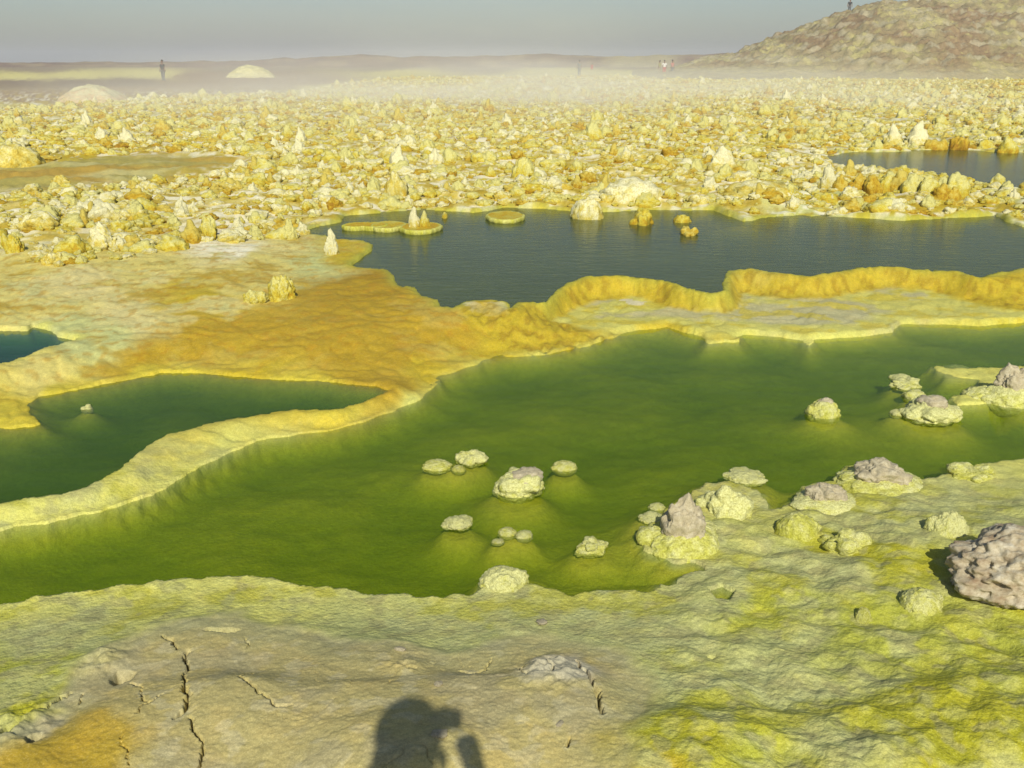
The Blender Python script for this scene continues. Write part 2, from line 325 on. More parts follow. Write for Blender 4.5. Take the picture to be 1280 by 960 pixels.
def terrain(X, Y, want_col=True):
    X = X.astype(np.float32); Y = Y.astype(np.float32)
    r = np.hypot(X, Y)
    near = np.clip(1.2-r/9, 0, 1)
    a2 = np.clip(.006*r-.01, .0, .07)
    wx = .014*perlin(X/.14, Y/.14, 3)*near + a2*perlin(X/.55, Y/.55, 5) + .003*perlin(X/.05, Y/.05, 8)*near
    wy = .014*perlin(X/.14, Y/.14, 4)*near + a2*perlin(X/.55, Y/.55, 6) + .003*perlin(X/.05, Y/.05, 9)*near
    xw, yw = X+wx, Y+wy
    fr0 = sstep(5.6, 4.6, r); w07 = .45-worley(X/.075, Y/.075, 31); w25 = .45-worley(X/.30, Y/.30, 33)
    dG = np.maximum(sdf(PG, xw, yw), -sdf(PI_, xw, yw)) + .030*w07*fr0 + (.03*w25+.035*(.45-worley(X/.15, Y/.15, 35)))*(1-fr0); dS = sdf(PS, xw, yw); dL = sdf(PL, xw, yw)+.03*w25+.02*w07; dF = sdf(PF, xw, yw); dU = sdf(PU, xw, yw)+.045*w25*sstep(9.3, 10.3, r); dR = sdf(PR, xw, yw, 6); dT = sdf(PT, xw, yw)
    dM = sdf(PM, X+.05*fbm(X, Y, .25, 3, 20), Y+.05*fbm(X, Y, .25, 3, 24), 1.5)
    sx, sy = station(X, Y)
    # broad height of the dry ground
    num = np.zeros_like(X); den = np.full_like(X, 1e-9)
    for zx, zy, zv in zip(ZX, ZY, ZV):
        wgt = 1/(((sx-zx)**2+(2*(sy-zy))**2)+400)**2; num += wgt*zv; den += wgt
    base = num/den
    base = np.where(r < 1.4, base + (.20-base)*sstep(1.5, .8, r), base)
    base = base + (.26-base)*sstep(9.5, 12.5, r)
    # blend with the shores
    eps = .012
    wb = 1/(.42+.10*sstep(9, 13, r))**3
    num = wb*base; den = np.full_like(X, 0)+wb
    for d, h in ((dG, ZG+.005), (dS, .03), (dL, ZL+.010), (dF, ZF+.03), (dU, ZU+.022), (dR, ZR+.02), (dT, .03)):
        wgt = 1/(np.maximum(d, 0)+eps)**3; num = num+wgt*h; den = den+wgt
    z = num/den
    dW = np.minimum.reduce([dG, dS, dL, dF, dU, dR])
    # relief
    land = sstep(0, .06, dW)
    mud = sstep(.03, -.05, dM)
    field = sstep(10.2, 12.5, r + 1.4*fbm(X, Y, 1.5, 3, 40)*.6 + np.where(sx < 430, (sy < 322)*1.2-.6, 0.8))
    fore = sstep(5.4, 4.2, r)*(1-mud)
    right = sstep(780, 900, sx)*fore
    z = z + land*(field*(.06*fbm(X, Y, .7, 4, 50)+.03*np.abs(perlin(X/.2, Y/.2, 51))))
    fine = np.clip(1.15-r/7, 0, 1)
    bill = lambda lam, s: .5-np.abs(perlin(X/lam, Y/lam, s))
    wor = .55-worley(X/.10+.4*perlin(X/.1, Y/.1, 60), Y/.10, 2); wor2 = .55-worley(X/.035, Y/.035, 5)
    crust = fore*(.35+.65*right)
    z = z + sstep(0, .15, dW)*crust*(.017*fbm(X, Y, .42, 3, 61) + .020*bill(.16, 62)*right + .028*right*(.5-worley(X/.21+.5*perlin(X/.2, Y/.2, 66), Y/.21, 12)))
    z = z + (.25+.75*land)*crust*(.010*wor + .006*wor2 + .0015*perlin(X/.015, Y/.015, 64))*fine
    lip = np.exp(-(np.maximum(dW, 0)/.06)**2)*(dW > -.01)
    flat = (1-field)*(1-fore)*(1-mud)
    z = z + flat*land*(.010*fbm(X, Y, .35, 4, 70) + .008*(.5-worley(X/.13, Y/.13, 8)) + .004*perlin(X/.03, Y/.03, 71)*fine)
    # crinkled steps on the flats
    st = fbm(X, Y, 1.1, 4, 75)*3.0; stf = st-np.floor(st)
    z = z + flat*land*.008*sstep(.0, .12, stf)*sstep(1, .5, stf)
    z = z + lip*(.012*fr0*(wor+.3)+.014*(1-fr0)*fbm(X, Y, .2, 3, 79))
    # the rim between the two big pools: a ribbed face
    tut = np.clip(dU, 0, 9)/(np.clip(dU, 0, 9)+np.clip(dT, 0, 9)+1e-4)
    wall = sstep(.03, .3, tut)*sstep(.99, .8, tut)*(dT < .7)*(dU < .8)*(dU > 0)
    z = z + wall*(.018*bill(.09, 77)+.015*perlin(X/.05, Y/.16, 78))
    # mud mound
    z = z + mud*(.008*fbm(X, Y, .55, 3, 80) + .003*fbm(X, Y, .06, 3, 84)*fine + .0016*perlin(X/.012, Y/.012, 88))
    for px, py, rad, hh in ((686, 818, .10, .022), (122, 800, .07, .03), (505, 812, .05, .008), (20, 890, .10, .03)):
        p = at(px, py, .16); q = np.exp(-((X-p[0])**2+((Y-p[1])*.8)**2)/rad**2)
        z = z + q*(hh+.016*fbm(X, Y, .05, 3, 90))
    crackmask = np.zeros_like(X); m = (r < 4.2) & (mud+fore > .2) & (Y > .5)
    xs, ys = X[m], Y[m]
    jx = xs+.012*perlin(xs/.05, ys/.05, 95)+.005*perlin(xs/.015, ys/.015, 96); jy = ys+.012*perlin(xs/.05, ys/.05, 97)+.005*perlin(xs/.015, ys/.015, 98)
    cr = np.zeros_like(xs)
    for ln, cw in zip(CRL, CRW):
        d = linedist([ln], jx, jy); wv = cw*(.55+.9*np.abs(perlin(xs/.07, ys/.07, 99)))
        cr = np.maximum(cr, sstep(wv, wv*.35, d)*min(1, cw/.008+.3))
    # a dry net of hairlines
    nz = np.abs(perlin(xs/.33+2, ys/.33, 101)+.35*perlin(xs/.09, ys/.09, 102)); hair = sstep(.012, .0, nz)*sstep(.1, .35, perlin(xs/.4, ys/.4, 103))*mud[m]
    zz = z[m]; zz -= .06*cr + .006*hair
    for px, py, ra, rb, dp in ((146, 808, .030, .045, .06), (272, 743, .06, .016, .035), (8, 882, .03, .03, .06), (38, 898, .02, .03, .05), (895, 772, .02, .012, .02)):
        p = at(px, py, .2); q = np.sqrt(((jx-p[0])/ra)**2+((jy-p[1])/rb)**2); zz -= dp*sstep(1.1, .6, q)
    z[m] = zz
    # pool beds
    deep = dict(G=.115, S=.05, L=.125, F=.14, U=.14, R=.12)
    for d, lev, dm, Lk in ((dG, ZG, deep['G'], .10), (dS, .02, deep['S'], .05), (dL, ZL, deep['L'], .10), (dF, ZF, deep['F'], .07), (dU, ZU, deep['U'], .06), (dR, ZR, deep['R'], .4)):
        ins = d < 0
        if not ins.any(): continue
        q = -d[ins]; xx, yy = X[ins], Y[ins]
        nv = fbm(xx, yy, .8, 4, 110)
        Lv = np.full_like(q, Lk)
        if lev == ZG:                                     # shelving near shore on the right, steep under the far rims
            Lv = Lk*(.5+1.4*sstep(560, 760, sx[ins])*sstep(4.9, 3.9, r[ins]) + .5*sstep(5.5, 7.5, r[ins]))
        dep = .001 + dm*(1-np.exp(-q/Lv))*(1+.28*nv)
        if lev == ZG:
            for ix, iy, ir in ISLE_XYR:
                dd = np.hypot(xx-ix, (yy-iy)); g = np.exp(-(np.maximum(dd-ir*.8, 0)/(ir*.45+.035))**1.5)
                dep = dep*(1-.72*g)+.006*g
            dep = dep + .006*wor[ins]
        if lev == ZL:
            g = np.exp(-(np.hypot(xx-L_ISLET[0], yy-L_ISLET[1])/.09)**2); dep = dep*(1-.85*g)+.006*g
        if lev == ZU:
            dep = dep*(1-.93*np.exp(-(((sx[ins]-925)/45)**2+((sy[ins]-277)/7)**2)))
        z[ins] = lev - dep
    if not want_col: return z
    # mineral colours
    num = np.zeros((len(X), 3), np.float32); den = np.full_like(X, 1e-12)
    ux = sx+55*fbm(X, Y, .6, 3, 120)*np.clip(4/r, .2, 1); uy = sy+16*fbm(X, Y, .6, 3, 124)*np.clip(4/r, .1, 1)
    for cx, cy, cc in zip(CX, CY, CC):
        k = 2.0 if cy > 300 else (3.2 if cy > 150 else 7.0)
        wgt = 1/(((ux-cx)**2+(k*(uy-cy))**2)+60)**2; num += wgt[:, None]*cc; den += wgt
    col = num/den[:, None]
    nA = fbm(X, Y*1.0, .9, 5, 130); nB = fbm(X, Y, .28, 4, 136); nC = fbm(X, Y, .09, 3, 141)
    # flats: streaks of pale salt and of iron orange
    fl = flat*sstep(5.6, 6.6, r)*(1-wall)*sstep(0, .1, dW)*sstep(800, 700, sx)
    leftpale = sstep(420, 260, sx)*sstep(420, 380, sy)
    col = lerp3(col, (.60, .54, .22), fl*(.15+.6*leftpale)*sstep(.12, .5, nA+.5*nB))
    col = lerp3(col, C['O'], fl*.75*sstep(.15, .5, -nA+.5*nB))
    col = lerp3(col, C['PG'], fl*.4*leftpale*sstep(.2, .45, nB))
    col = lerp3(col, (.40, .22, .01), fl*.5*sstep(.2, .6, nC+nB*.4))
    # salt field floor
    fmid = field*sstep(75, 45, r)
    col = lerp3(col, C['W'], fmid*.8*sstep(.05, .4, nB+.3*nA)); col = lerp3(col, C['YO'], fmid*.8*sstep(.05, .4, -nB+.4*nC)); col = lerp3(col, C['DO'], fmid*.5*sstep(.25, .5, -nB-.4*nC))
    dWt = sdf(WET, X, Y, 50); wetm = sstep(.0, -.8, dWt)
    wc = lerp3(np.tile(np.asarray((.38, .33, .08), np.float32), (len(X), 1)), (.44, .30, .05), sstep(-.1, .4, fbm(X*.5, Y, 1.5, 3, 230))); wc = lerp3(wc, (.52, .48, .20), .7*sstep(.25, .5, fbm(X*.4, Y, 1.0, 3, 236)))
    col = col + (wc-col)*wetm[:, None]
    # foreground crust
    fc = fore
    col = lerp3(col, (.45, .46, .19), fc*.7*sstep(.05, .45, nB+.3*nA)); col = lerp3(col, C['GS'], fc*.6*sstep(.1, .5, -nB+.4*nA)); col = lerp3(col, (.30, .29, .12), fc*.6*sstep(.15, .5, nC+.4*nB))
    col = lerp3(col, (.50, .50, .16), fc*.45*sstep(.15, .5, wor*1.2))
    # mud
    mc = np.tile(np.asarray(C['TN'], np.float32), (len(X), 1))
    mc = lerp3(mc, (.51, .42, .15), .7*sstep(.0, .5, nA+.3*nB)); mc = lerp3(mc, (.38, .335, .17), .8*sstep(.0, .45, -nB)); mc = lerp3(mc, (.49, .44, .24), .6*sstep(.2, .5, nC))
    for px, py, rad, cc in ((686, 818, .13, (.45, .42, .30)), (90, 925, .20, (.44, .31, .03)), (50, 960, .2, (.44, .31, .03)), (15, 890, .12, (.42, .38, .25)), (800, 930, .14, (.50, .38, .02))):
        p = at(px, py, .16); q = np.hypot(X-p[0], Y-p[1])+.08*nB
        mc = lerp3(mc, cc, .85*sstep(rad*1.15, rad*.6, q))
    edge = sstep(-.22, 0.0, dM+.08*nB)
    mc = lerp3(mc, (.39, .38, .18), .75*edge)
    col = col + (mc-col)*mud[:, None]
    tflat = sstep(.06, -.04, dT)*land
    tc_ = lerp3(np.tile(np.asarray((.54, .52, .13), np.float32), (len(X), 1)), (.44, .42, .22), sstep(-.1, .35, nA+.4*nB)*sstep(.12, .3, dG)); tc_ = lerp3(tc_, (.52, .44, .05), .8*sstep(.1, .4, -nB))
    col = col + (tc_-col)*(tflat*.9)[:, None]
    for px, py, rad in ((613, 391, .16), (790, 362, .05), (280, 305, .35)):
        p = at(px, py, .14); q = np.hypot(X-p[0], Y-p[1])+.12*nB+.08*nC; col = lerp3(col, (.62, .58, .42), .8*sstep(rad, rad*.6, q)*(dW > .02))
    # rims
    col = lerp3(col, (.45, .34, .02), wall*.85*(1-.5*sstep(.1, .5, nB))); col = lerp3(col, (.30, .20, .012), wall*.7*sstep(.05, .4, nC))
    lipU = np.exp(-(np.maximum(dU, 0)/.07)**2)*(dU > -.03)
    col = lerp3(col, (.37, .38, .05), lipU*.8); lipG = np.exp(-(np.maximum(np.minimum(dG, dF), 0)/.07)**2)*(dW > -.03)*sstep(5, 6, r)
    col = lerp3(col, (.52, .51, .11), lipG*np.clip(.35+.9*nB, 0, .8))
    # beds
    under = sstep(.0, -.04, dW)
    col = lerp3(col, (.60, .53, .045), under*.9)
    return z, np.clip(col, .004, .9), (1-mud)*(.35+.65*fore)*(1-.6*flat*(1-wall)*(1-lip))

# ------------------------------------------------------------------ ground sheet (fine where the photograph looks, coarse all round, out to the horizon)
az = np.concatenate([np.linspace(-180, -41, 60)[:-1], np.arange(-41, 41.01, .082), np.linspace(41, 180, 60)[1:-1]])
sp = np.arange(1090, 79.0, -1.1)
rows = (H-.2)/np.tan(np.arctan((sp-480)/F)+PITCH)
rows = np.concatenate([[.25, .45, .6, .75, .9, 1.0, 1.1], rows[rows > 1.15], np.geomspace(rows[-1]*1.06, 1500, 18)])
A, Rr = np.meshgrid(np.radians(az), rows)
GX, GY = (np.sin(A)*Rr).ravel(), (np.cos(A)*Rr).ravel()
gz, gc, gk = terrain(GX, GY)
far = sstep(150, 400, np.hypot(GX, GY)); gc = gc+(np.array([.24, .18, .11], np.float32)-gc)*far[:, None]; gz = gz*(1-far)+.3*far
nr, nc = A.shape
V = np.column_stack([GX, GY, gz]); V = np.vstack([V, [[0, 0, .20]]])
ii = np.arange(nr*nc).reshape(nr, nc)
q = np.stack([ii[:-1], np.roll(ii, -1, 1)[:-1], np.roll(ii, -1, 1)[1:], ii[1:]], -1).reshape(-1, 4)
me = mesh_np('ground', V, q)
bm = None
ca = me.color_attributes.new('Col', 'FLOAT_COLOR', 'POINT')
cc4 = np.ones((len(V), 4), np.float32); cc4[:-1, :3] = gc; cc4[-1, :3] = C['TN']; ca.data.foreach_set('color', cc4.ravel())
ka = me.attributes.new('crust', 'FLOAT', 'POINT'); ka.data.foreach_set('value', np.append(gk, 0).astype(np.float32))
MG = ground_material()
ground = tag(link('ground', me, MG), 'yellow and orange salt crust ground with a tan mud mound', 'ground', kind='structure')
def gz_at(x, y):
    return float(terrain(np.array([x, x+1e-3]), np.array([y, y]), False)[0])
def on_ground(px, py, z=.28):
    p = at(px, py, z)
    for _ in range(3): p = at(px, py, gz_at(p[0], p[1]))
    return p

# ------------------------------------------------------------------ pools
def pool(name, P, z, depth, mat, label, grow):
    P = P[:, :2]; n = len(P)
    area = .5*np.sum(P[:, 0]*np.roll(P[:, 1], -1)-np.roll(P[:, 0], -1)*P[:, 1])
    if area < 0: P = P[::-1]
    e = np.roll(P, -1, 0)-P; nrm = np.column_stack([e[:, 1], -e[:, 0]]); nrm /= np.linalg.norm(nrm, axis=1)[:, None]+1e-9
    vn = nrm+np.roll(nrm, 1, 0); vn /= np.linalg.norm(vn, axis=1)[:, None]+1e-6
    Q = P+vn*(grow*(1+.0*np.hypot(P[:, 0], P[:, 1])))[:, None] if np.ndim(grow) else P+vn*grow
    bm = bmesh.new()
    top = [bm.verts.new((x, y, z)) for x, y in Q]; f = bm.faces.new(top)
    ex = bmesh.ops.extrude_face_region(bm, geom=[f])
    vs = [g for g in ex['geom'] if isinstance(g, bmesh.types.BMVert)]
    bmesh.ops.translate(bm, verts=vs, vec=(0, 0, -depth))
    bmesh.ops.recalc_face_normals(bm, faces=bm.faces[:])
    bmesh.ops.triangulate(bm, faces=[f for f in bm.faces if len(f.verts) > 4])
    me = bpy.data.meshes.new(name); bm.to_mesh(me); bm.free()
    return tag(link(name, me, mat), label, 'pool', kind='structure')
def gscale(P, k=.008, lo=.02, hi=.12): return np.clip(k*np.hypot(P[:, 0], P[:, 1]), lo, hi)
WG = water_material('green_brine', (2.7, 1.8, 5.4), .002, .06, 5, 1.15, (.10, .18, .002), .30)
WL = water_material('dark_green_brine', (3.8, 2.4, 4.6), .002, .06, 5, 1.17, (.06, .12, .006), .4)
WU = water_material('slate_green_brine', (2.2, 1.7, 3.6), .004, .10, 9, 1.14, (.10, .125, .035), .6)
WF_ = water_material('teal_brine', (6.0, 2.9, 3.2), .002, .06, 5, 1.22, (.02, .075, .03), .5)
pool('green_pool', PG, ZG, .6, WG, 'bright green acid pool beyond the tan mud mound', gscale(PG))
pool('rock_pool', PS, .02, .3, WG, 'small green puddle in the yellow crust below the spired rock', .02)
pool('dark_green_pool', PL, ZL, .7, WL, 'dark green pool held behind the pale yellow curving rim', gscale(PL, .006))
pool('teal_pool', PF, ZF, .7, WF_, 'small teal pool cut into the orange salt flat', gscale(PF))
pool('slate_pool', PU, ZU, .8, WU, 'slate green rippled pool in front of the salt chimney field', np.where(np.hypot(PU[:, 0], PU[:, 1]) < 9.7, .012, .11))
pool('grey_pool', PR, ZR, .6, WU, 'grey reflecting pool among the salt chimneys', gscale(PR, .01, .05, .25))

# ------------------------------------------------------------------ knobbly salt forms: unions of spheres seen from their middle
def ico(sub):
    bm = bmesh.new(); bmesh.ops.create_icosphere(bm, subdivisions=sub, radius=1)
    V = np.array([v.co[:] for v in bm.verts], np.float32); Fc = np.array([[v.index for v in f.verts] for f in bm.faces], np.int32); bm.free()
    return V, Fc
ICO = {s: ico(s) for s in (2, 3, 4, 5, 6)}
def reach(U, c, r):
    cu = U@c.T; disc = r[None]**2-(c**2).sum(1)[None]+cu**2
    v = np.where(disc > 0, cu+np.sqrt(np.maximum(disc, 0)), 0)
    return v.max(1)
def salt_mesh(name, kind, seed, sub=3, bumps=70, br=(.10, .20), zs=None, out=-.25):
    g = np.random.default_rng(seed); U, Fc = ICO[sub]
    if kind == 'knob':
        c = [(0, 0, .15)]; r = [.72]
        for k in range(7):
            a = g.random()*6.28; c.append((math.cos(a)*.5, math.sin(a)*.5, g.uniform(0, .6))); r.append(g.uniform(.28, .46))
        c.append((g.uniform(-.2, .2), g.uniform(-.2, .2), .75)); r.append(.42); z0 = 1.0
    elif kind == 'spire':
        c = [(0, 0, 0), (g.uniform(-.1, .1), g.uniform(-.1, .1), .42), (g.uniform(-.15, .15), g.uniform(-.1, .1), .75), (g.uniform(-.18, .18), g.uniform(-.1, .1), 1.0)]; r = [.85, .6, .42, .27]
        for k in range(6):
            a = g.random()*6.28; c.append((math.cos(a)*.62, math.sin(a)*.62, g.uniform(-.1, .35))); r.append(g.uniform(.2, .38))
        z0 = 1.75
    elif kind == 'cluster':
        c = [(0, 0, -.1)]; r = [.6]
        for k in range(11):
            a = g.random()*6.28; q = g.uniform(.2, .72); c.append((math.cos(a)*q, math.sin(a)*q, g.uniform(-.1, .62)*(1.1-q*.6))); r.append(g.uniform(.2, .38))
        z0 = 1.1
    else:  # dome
        c = [(0, 0, -.1)]; r = [.92]
        for k in range(10):
            a = g.random()*6.28; q = g.uniform(.3, .8); c.append((math.cos(a)*q, math.sin(a)*q, g.uniform(-.1, .4))); r.append(g.uniform(.2, .4))
        z0 = .68
    c = np.array(c, np.float32); r = np.array(r, np.float32)
    for (nb, lo, hi) in ((bumps, br[0], br[1]), (bumps*2, br[0]*.4, br[1]*.45)):
        D = g.normal(size=(nb, 3)).astype(np.float32); D[:, 2] = np.abs(D[:, 2])*1.2-.3; D /= np.linalg.norm(D, axis=1)[:, None]
        Rm = reach(D, c, r); rb = g.uniform(lo, hi, nb).astype(np.float32)
        c = np.vstack([c, D*(Rm+rb*out)[:, None]]); r = np.concatenate([r, rb])
        if len(U) < 700: break
    Rv = np.maximum(reach(U, c, r), .25)
    V = U*Rv[:, None]; V[:, 2] *= (zs or z0)
    return mesh_np(name, V, Fc)

SW = salt_material('white_salt', (.54, .38, .03), (.60, .52, .13), (.72, .69, .42), .10)
SY = salt_material('yellow_salt', (.44, .28, .012), (.56, .47, .05), (.62, .59, .22), .12)
SO = salt_material('orange_salt', (.33, .18, .01), (.49, .33, .018), (.58, .48, .10), .05)
SP_ = salt_material('pale_islet_salt', (.46, .46, .06), (.56, .56, .14), (.64, .64, .28), .25)
KINDS = ('knob', 'spire', 'cluster', 'dome')
LOOK = {'w': (SW, 'white'), 'y': (SY, 'yellow'), 'o': (SO, 'orange')}
SHAPE_WORDS = {'knob': 'cauliflower knob of salt', 'spire': 'pointed salt chimney', 'cluster': 'bunched salt nodule', 'dome': 'low salt dome'}
PROTO = []
for li, lk in enumerate('wyo'):
    for ki, kd in enumerate(KINDS):
        me = salt_mesh('salt_'+kd+'_'+LOOK[lk][1], kd, 100+li*10+ki, 4, 70, (.10, .24), None, .15)
        me.materials.append(LOOK[lk][0]); PROTO.append((lk, kd, me))

# named chimneys and mounds one can pick out: pixel of the foot, width and height in pixels
PICK = [
 (414, 318, 20, 34, 'spire', 'w', 'white tipped salt finger standing on the green lipped spit', 'salt chimney'),
 (361, 299, 24, 27, 'spire', 'y', 'stubby yellow salt chimney at the inner end of the spit', 'salt chimney'),
 (350, 376, 46, 34, 'cluster', 'y', 'knobbly lemon yellow salt lump on the orange flat', 'salt lump'),
 (318, 379, 36, 18, 'cluster', 'y', 'low yellow salt lump leaning on the lemon yellow one', 'salt lump'),
 (735, 274, 44, 28, 'dome', 'w', 'pale round salt hump rising out of the slate pool edge', 'salt hump'),
 (125, 312, 44, 36, 'knob', 'w', 'white salt knob at the edge of the orange flat', 'salt chimney'),
 (62, 332, 34, 18, 'cluster', 'w', 'small pale salt lump alone on the streaked flat', 'salt lump'),
 (257, 299, 34, 32, 'cluster', 'y', 'yellow and white salt lump beside the pale streak', 'salt lump'),
 (15, 316, 30, 26, 'cluster', 'y', 'bright yellow salt lump at the rim of the flat', 'salt lump'),
 (75, 236, 30, 18, 'dome', 'w', 'smooth white salt cap beside the wet brown flat', 'salt hump'),
 (1148, 187, 34, 36, 'spire', 'w', 'tall white salt chimney mirrored in the grey pool', 'salt chimney'),
 (1118, 182, 26, 28, 'spire', 'w', 'white salt chimney next to the tallest mirrored one', 'salt chimney'),
 (904, 216, 46, 34, 'spire', 'w', 'broad white cone of salt in the chimney field', 'salt chimney'),
 (792, 252, 86, 30, 'dome', 'w', 'wide whitish salt mound above the slate pool shore', 'salt mound'),
 (950, 252, 118, 26, 'dome', 'w', 'long low white salt bank beside the slate pool', 'salt mound'),
 (495, 248, 34, 34, 'knob', 'w', 'white lobed salt knob above the slate pool corner', 'salt chimney'),
 (655, 222, 34, 26, 'dome', 'y', 'round golden salt hump in the chimney field', 'salt hump'),
 (510, 172, 22, 16, 'knob', 'w', 'lone white salt knob in the drifting steam', 'salt chimney'),
 (204, 166, 24, 16, 'knob', 'o', 'rusty orange salt knob beyond the wet brown flat', 'salt chimney'),
 (12, 208, 74, 28, 'dome', 'w', 'smooth pale salt hump at the end of the wet brown flat', 'salt mound'),
 (1172, 190, 30, 17, 'cluster', 'o', 'orange salt lump behind the grey pool next to the tallest chimney', 'salt lump'),
 (1200, 190, 34, 20, 'cluster', 'o', 'rusty salt lump midway along the far edge of the grey pool', 'salt lump'),
 (1232, 190, 30, 16, 'cluster', 'y', 'golden salt lump along the far edge of the grey pool', 'salt lump'),
 (1262, 194, 32, 24, 'knob', 'y', 'stout golden salt knob at the far end of the grey pool', 'salt chimney'),
]
RIDGE = [(1036, 236, 26, 44, 'spire', 'w'), (1050, 240, 24, 32, 'knob', 'o'), (1074, 240, 30, 34, 'knob', 'o'), (1062, 248, 32, 22, 'cluster', 'w'), (1092, 242, 26, 34, 'knob', 'o'), (1108, 240, 24, 32, 'knob', 'y'), (1124, 240, 30, 40, 'knob', 'o'),
 (1140, 242, 30, 36, 'knob', 'y'), (1162, 244, 28, 36, 'knob', 'y'), (1178, 248, 28, 28, 'knob', 'o'), (1194, 250, 26, 24, 'cluster', 'o'), (1110, 256, 40, 22, 'cluster', 'y'), (1135, 258, 36, 18, 'cluster', 'o'), (1085, 256, 34, 18, 'cluster', 'o'), (1170, 260, 30, 16, 'cluster', 'y')]
n_pick = 0
BLOCK = []                                      # ground taken by the named ones
def pick(px, py, wpx, hpx, kd, lk, sub=4):
    global n_pick
    n_pick += 1
    p = on_ground(px, py, .3)
    if p[2] < ZU-.02 and py < 330: p = at(px, py, ZU)         # stands in the slate pool
    m = pxm(p)
    me = salt_mesh('salt_form', kd, 500+n_pick, sub, 130, (.08, .18), None, .1)
    V = np.array([v.co[:] for v in me.vertices]); wd = np.abs(V[:, :2]).max(); hh = V[:, 2].max()
    o = link({'spire': 'salt_chimney', 'knob': 'salt_nodule', 'cluster': 'salt_lump', 'dome': 'salt_mound'}[kd], me, LOOK[lk][0])
    s = wpx*m/2/wd; sy = s*(.8 if wpx < 60 else .9)
    o.scale = (s, sy, hpx*m/hh); o.location = (p[0], p[1]+sy*.5, p[2]-.01); o.rotation_euler = (0, 0, 0)
    BLOCK.append((p[0], p[1]+sy*.5, s*1.05))
    return o
for px, py, wp, hp, kd, lk, lab, cat in PICK:
    tag(pick(px, py, wp, hp, kd, lk, 5 if py > 290 else 4), lab, cat)
for px, py, wp, hp, kd, lk in RIDGE:
    tag(pick(px, py, wp, hp*.72, kd, lk, 4), {'w': 'white', 'y': 'golden', 'o': 'rusty orange'}[lk]+' salt knob in the jagged ridge between slate and grey pools', 'salt chimney', 'knobs of the ridge between the pools')

# two big smooth domes on the brown plain
def dome(px, py, wpx, hpx, mat, label, seed):
    p = on_ground(px, py, .3); m = pxm(p)
    U, Fc = ICO[5]; g = np.random.default_rng(seed); V = U.copy()
    V *= (1+.10*perlin(U[:, 0]*2+seed, U[:, 1]*2+U[:, 2], 3)+.05*perlin(U[:, 0]*6, U[:, 1]*6+U[:, 2]*3, 4)+.025*perlin(U[:, 0]*16, U[:, 1]*16+U[:, 2]*9, 5))[:, None]
    V[:, :2] *= (1.25-.45*np.clip(U[:, 2:], 0, 1))
    o = link('salt_dome', mesh_np('salt_dome', V, Fc), mat)
    o.scale = (wpx*m/2/1.2, wpx*m/2/1.2, hpx*m); o.location = (p[0], p[1]+wpx*m*.35, p[2]-.02)
    BLOCK.append((p[0], p[1]+wpx*m*.35, wpx*m/2))
    return tag(o, label, 'salt dome')
DM1 = salt_material('peach_dome_salt', (.55, .50, .20), (.62, .46, .26), (.60, .56, .34), .2, .6)
DM2 = salt_material('green_dome_salt', (.36, .22, .10), (.55, .48, .18), (.66, .62, .30), .35, .6)
dome(106, 128, 86, 21, DM1, 'peach coloured salt dome at the edge of the brown plain', 11)
dome(308, 97, 60, 15, DM2, 'pale yellow green salt dome far out on the brown plain', 12)

# ------------------------------------------------------------------ the chimney field
FIELD = [(-260, 330), (0, 322), (110, 322), (190, 305), (300, 288), (372, 282), (428, 266), (526, 258), (590, 261), (680, 256), (740, 260), (890, 256), (1000, 262), (1130, 268), (1240, 264), (1330, 270), (1700, 290), (2050, 96), (1700, 93.5), (900, 93.5), (500, 96), (420, 104), (370, 116), (250, 118), (150, 124), (60, 132), (-260, 140)]
PFIELD = ring(FIELD, .3)
def scatter(n, r0, r1):
    rr = np.sqrt(rng.uniform(r0*r0, r1*r1, n)); a = R_(1)*rng.uniform(-36, 36, n)
    return np.sin(a)*rr, np.cos(a)*rr
xs, ys = [], []
for n, r0, r1 in ((7000, 8.5, 16), (13000, 16, 30), (24000, 30, 62), (24000, 62, 125)):
    x, y = scatter(n, r0, r1); xs.append(x); ys.append(y)
xs = np.concatenate(xs); ys = np.concatenate(ys)
clump = fbm(xs, ys, 1.3, 3, 200); rr = np.hypot(xs, ys)
ok = (sdf(PFIELD, xs, ys, 400) < 0) & (sdf(PU, xs, ys) > .12) & (sdf(PR, xs, ys, 8) > .1) & (sdf(WET, xs, ys, 50) > 0) & (clump+rng.normal(0, .25, len(xs)) > -.32)
for bx, by, br in BLOCK: ok &= (xs-bx)**2+(ys-by)**2 > (br*.8)**2
xs, ys, rr, clump = xs[ok], ys[ok], rr[ok], clump[ok]
size = rng.lognormal(math.log(.075), .42, len(xs))*(.85+.5*np.clip(clump, -.3, .6)); size = np.clip(size, .03, .20)*np.clip(.8+rr/90, .9, 1.4)
sxf, syf = station(xs, ys, .3)
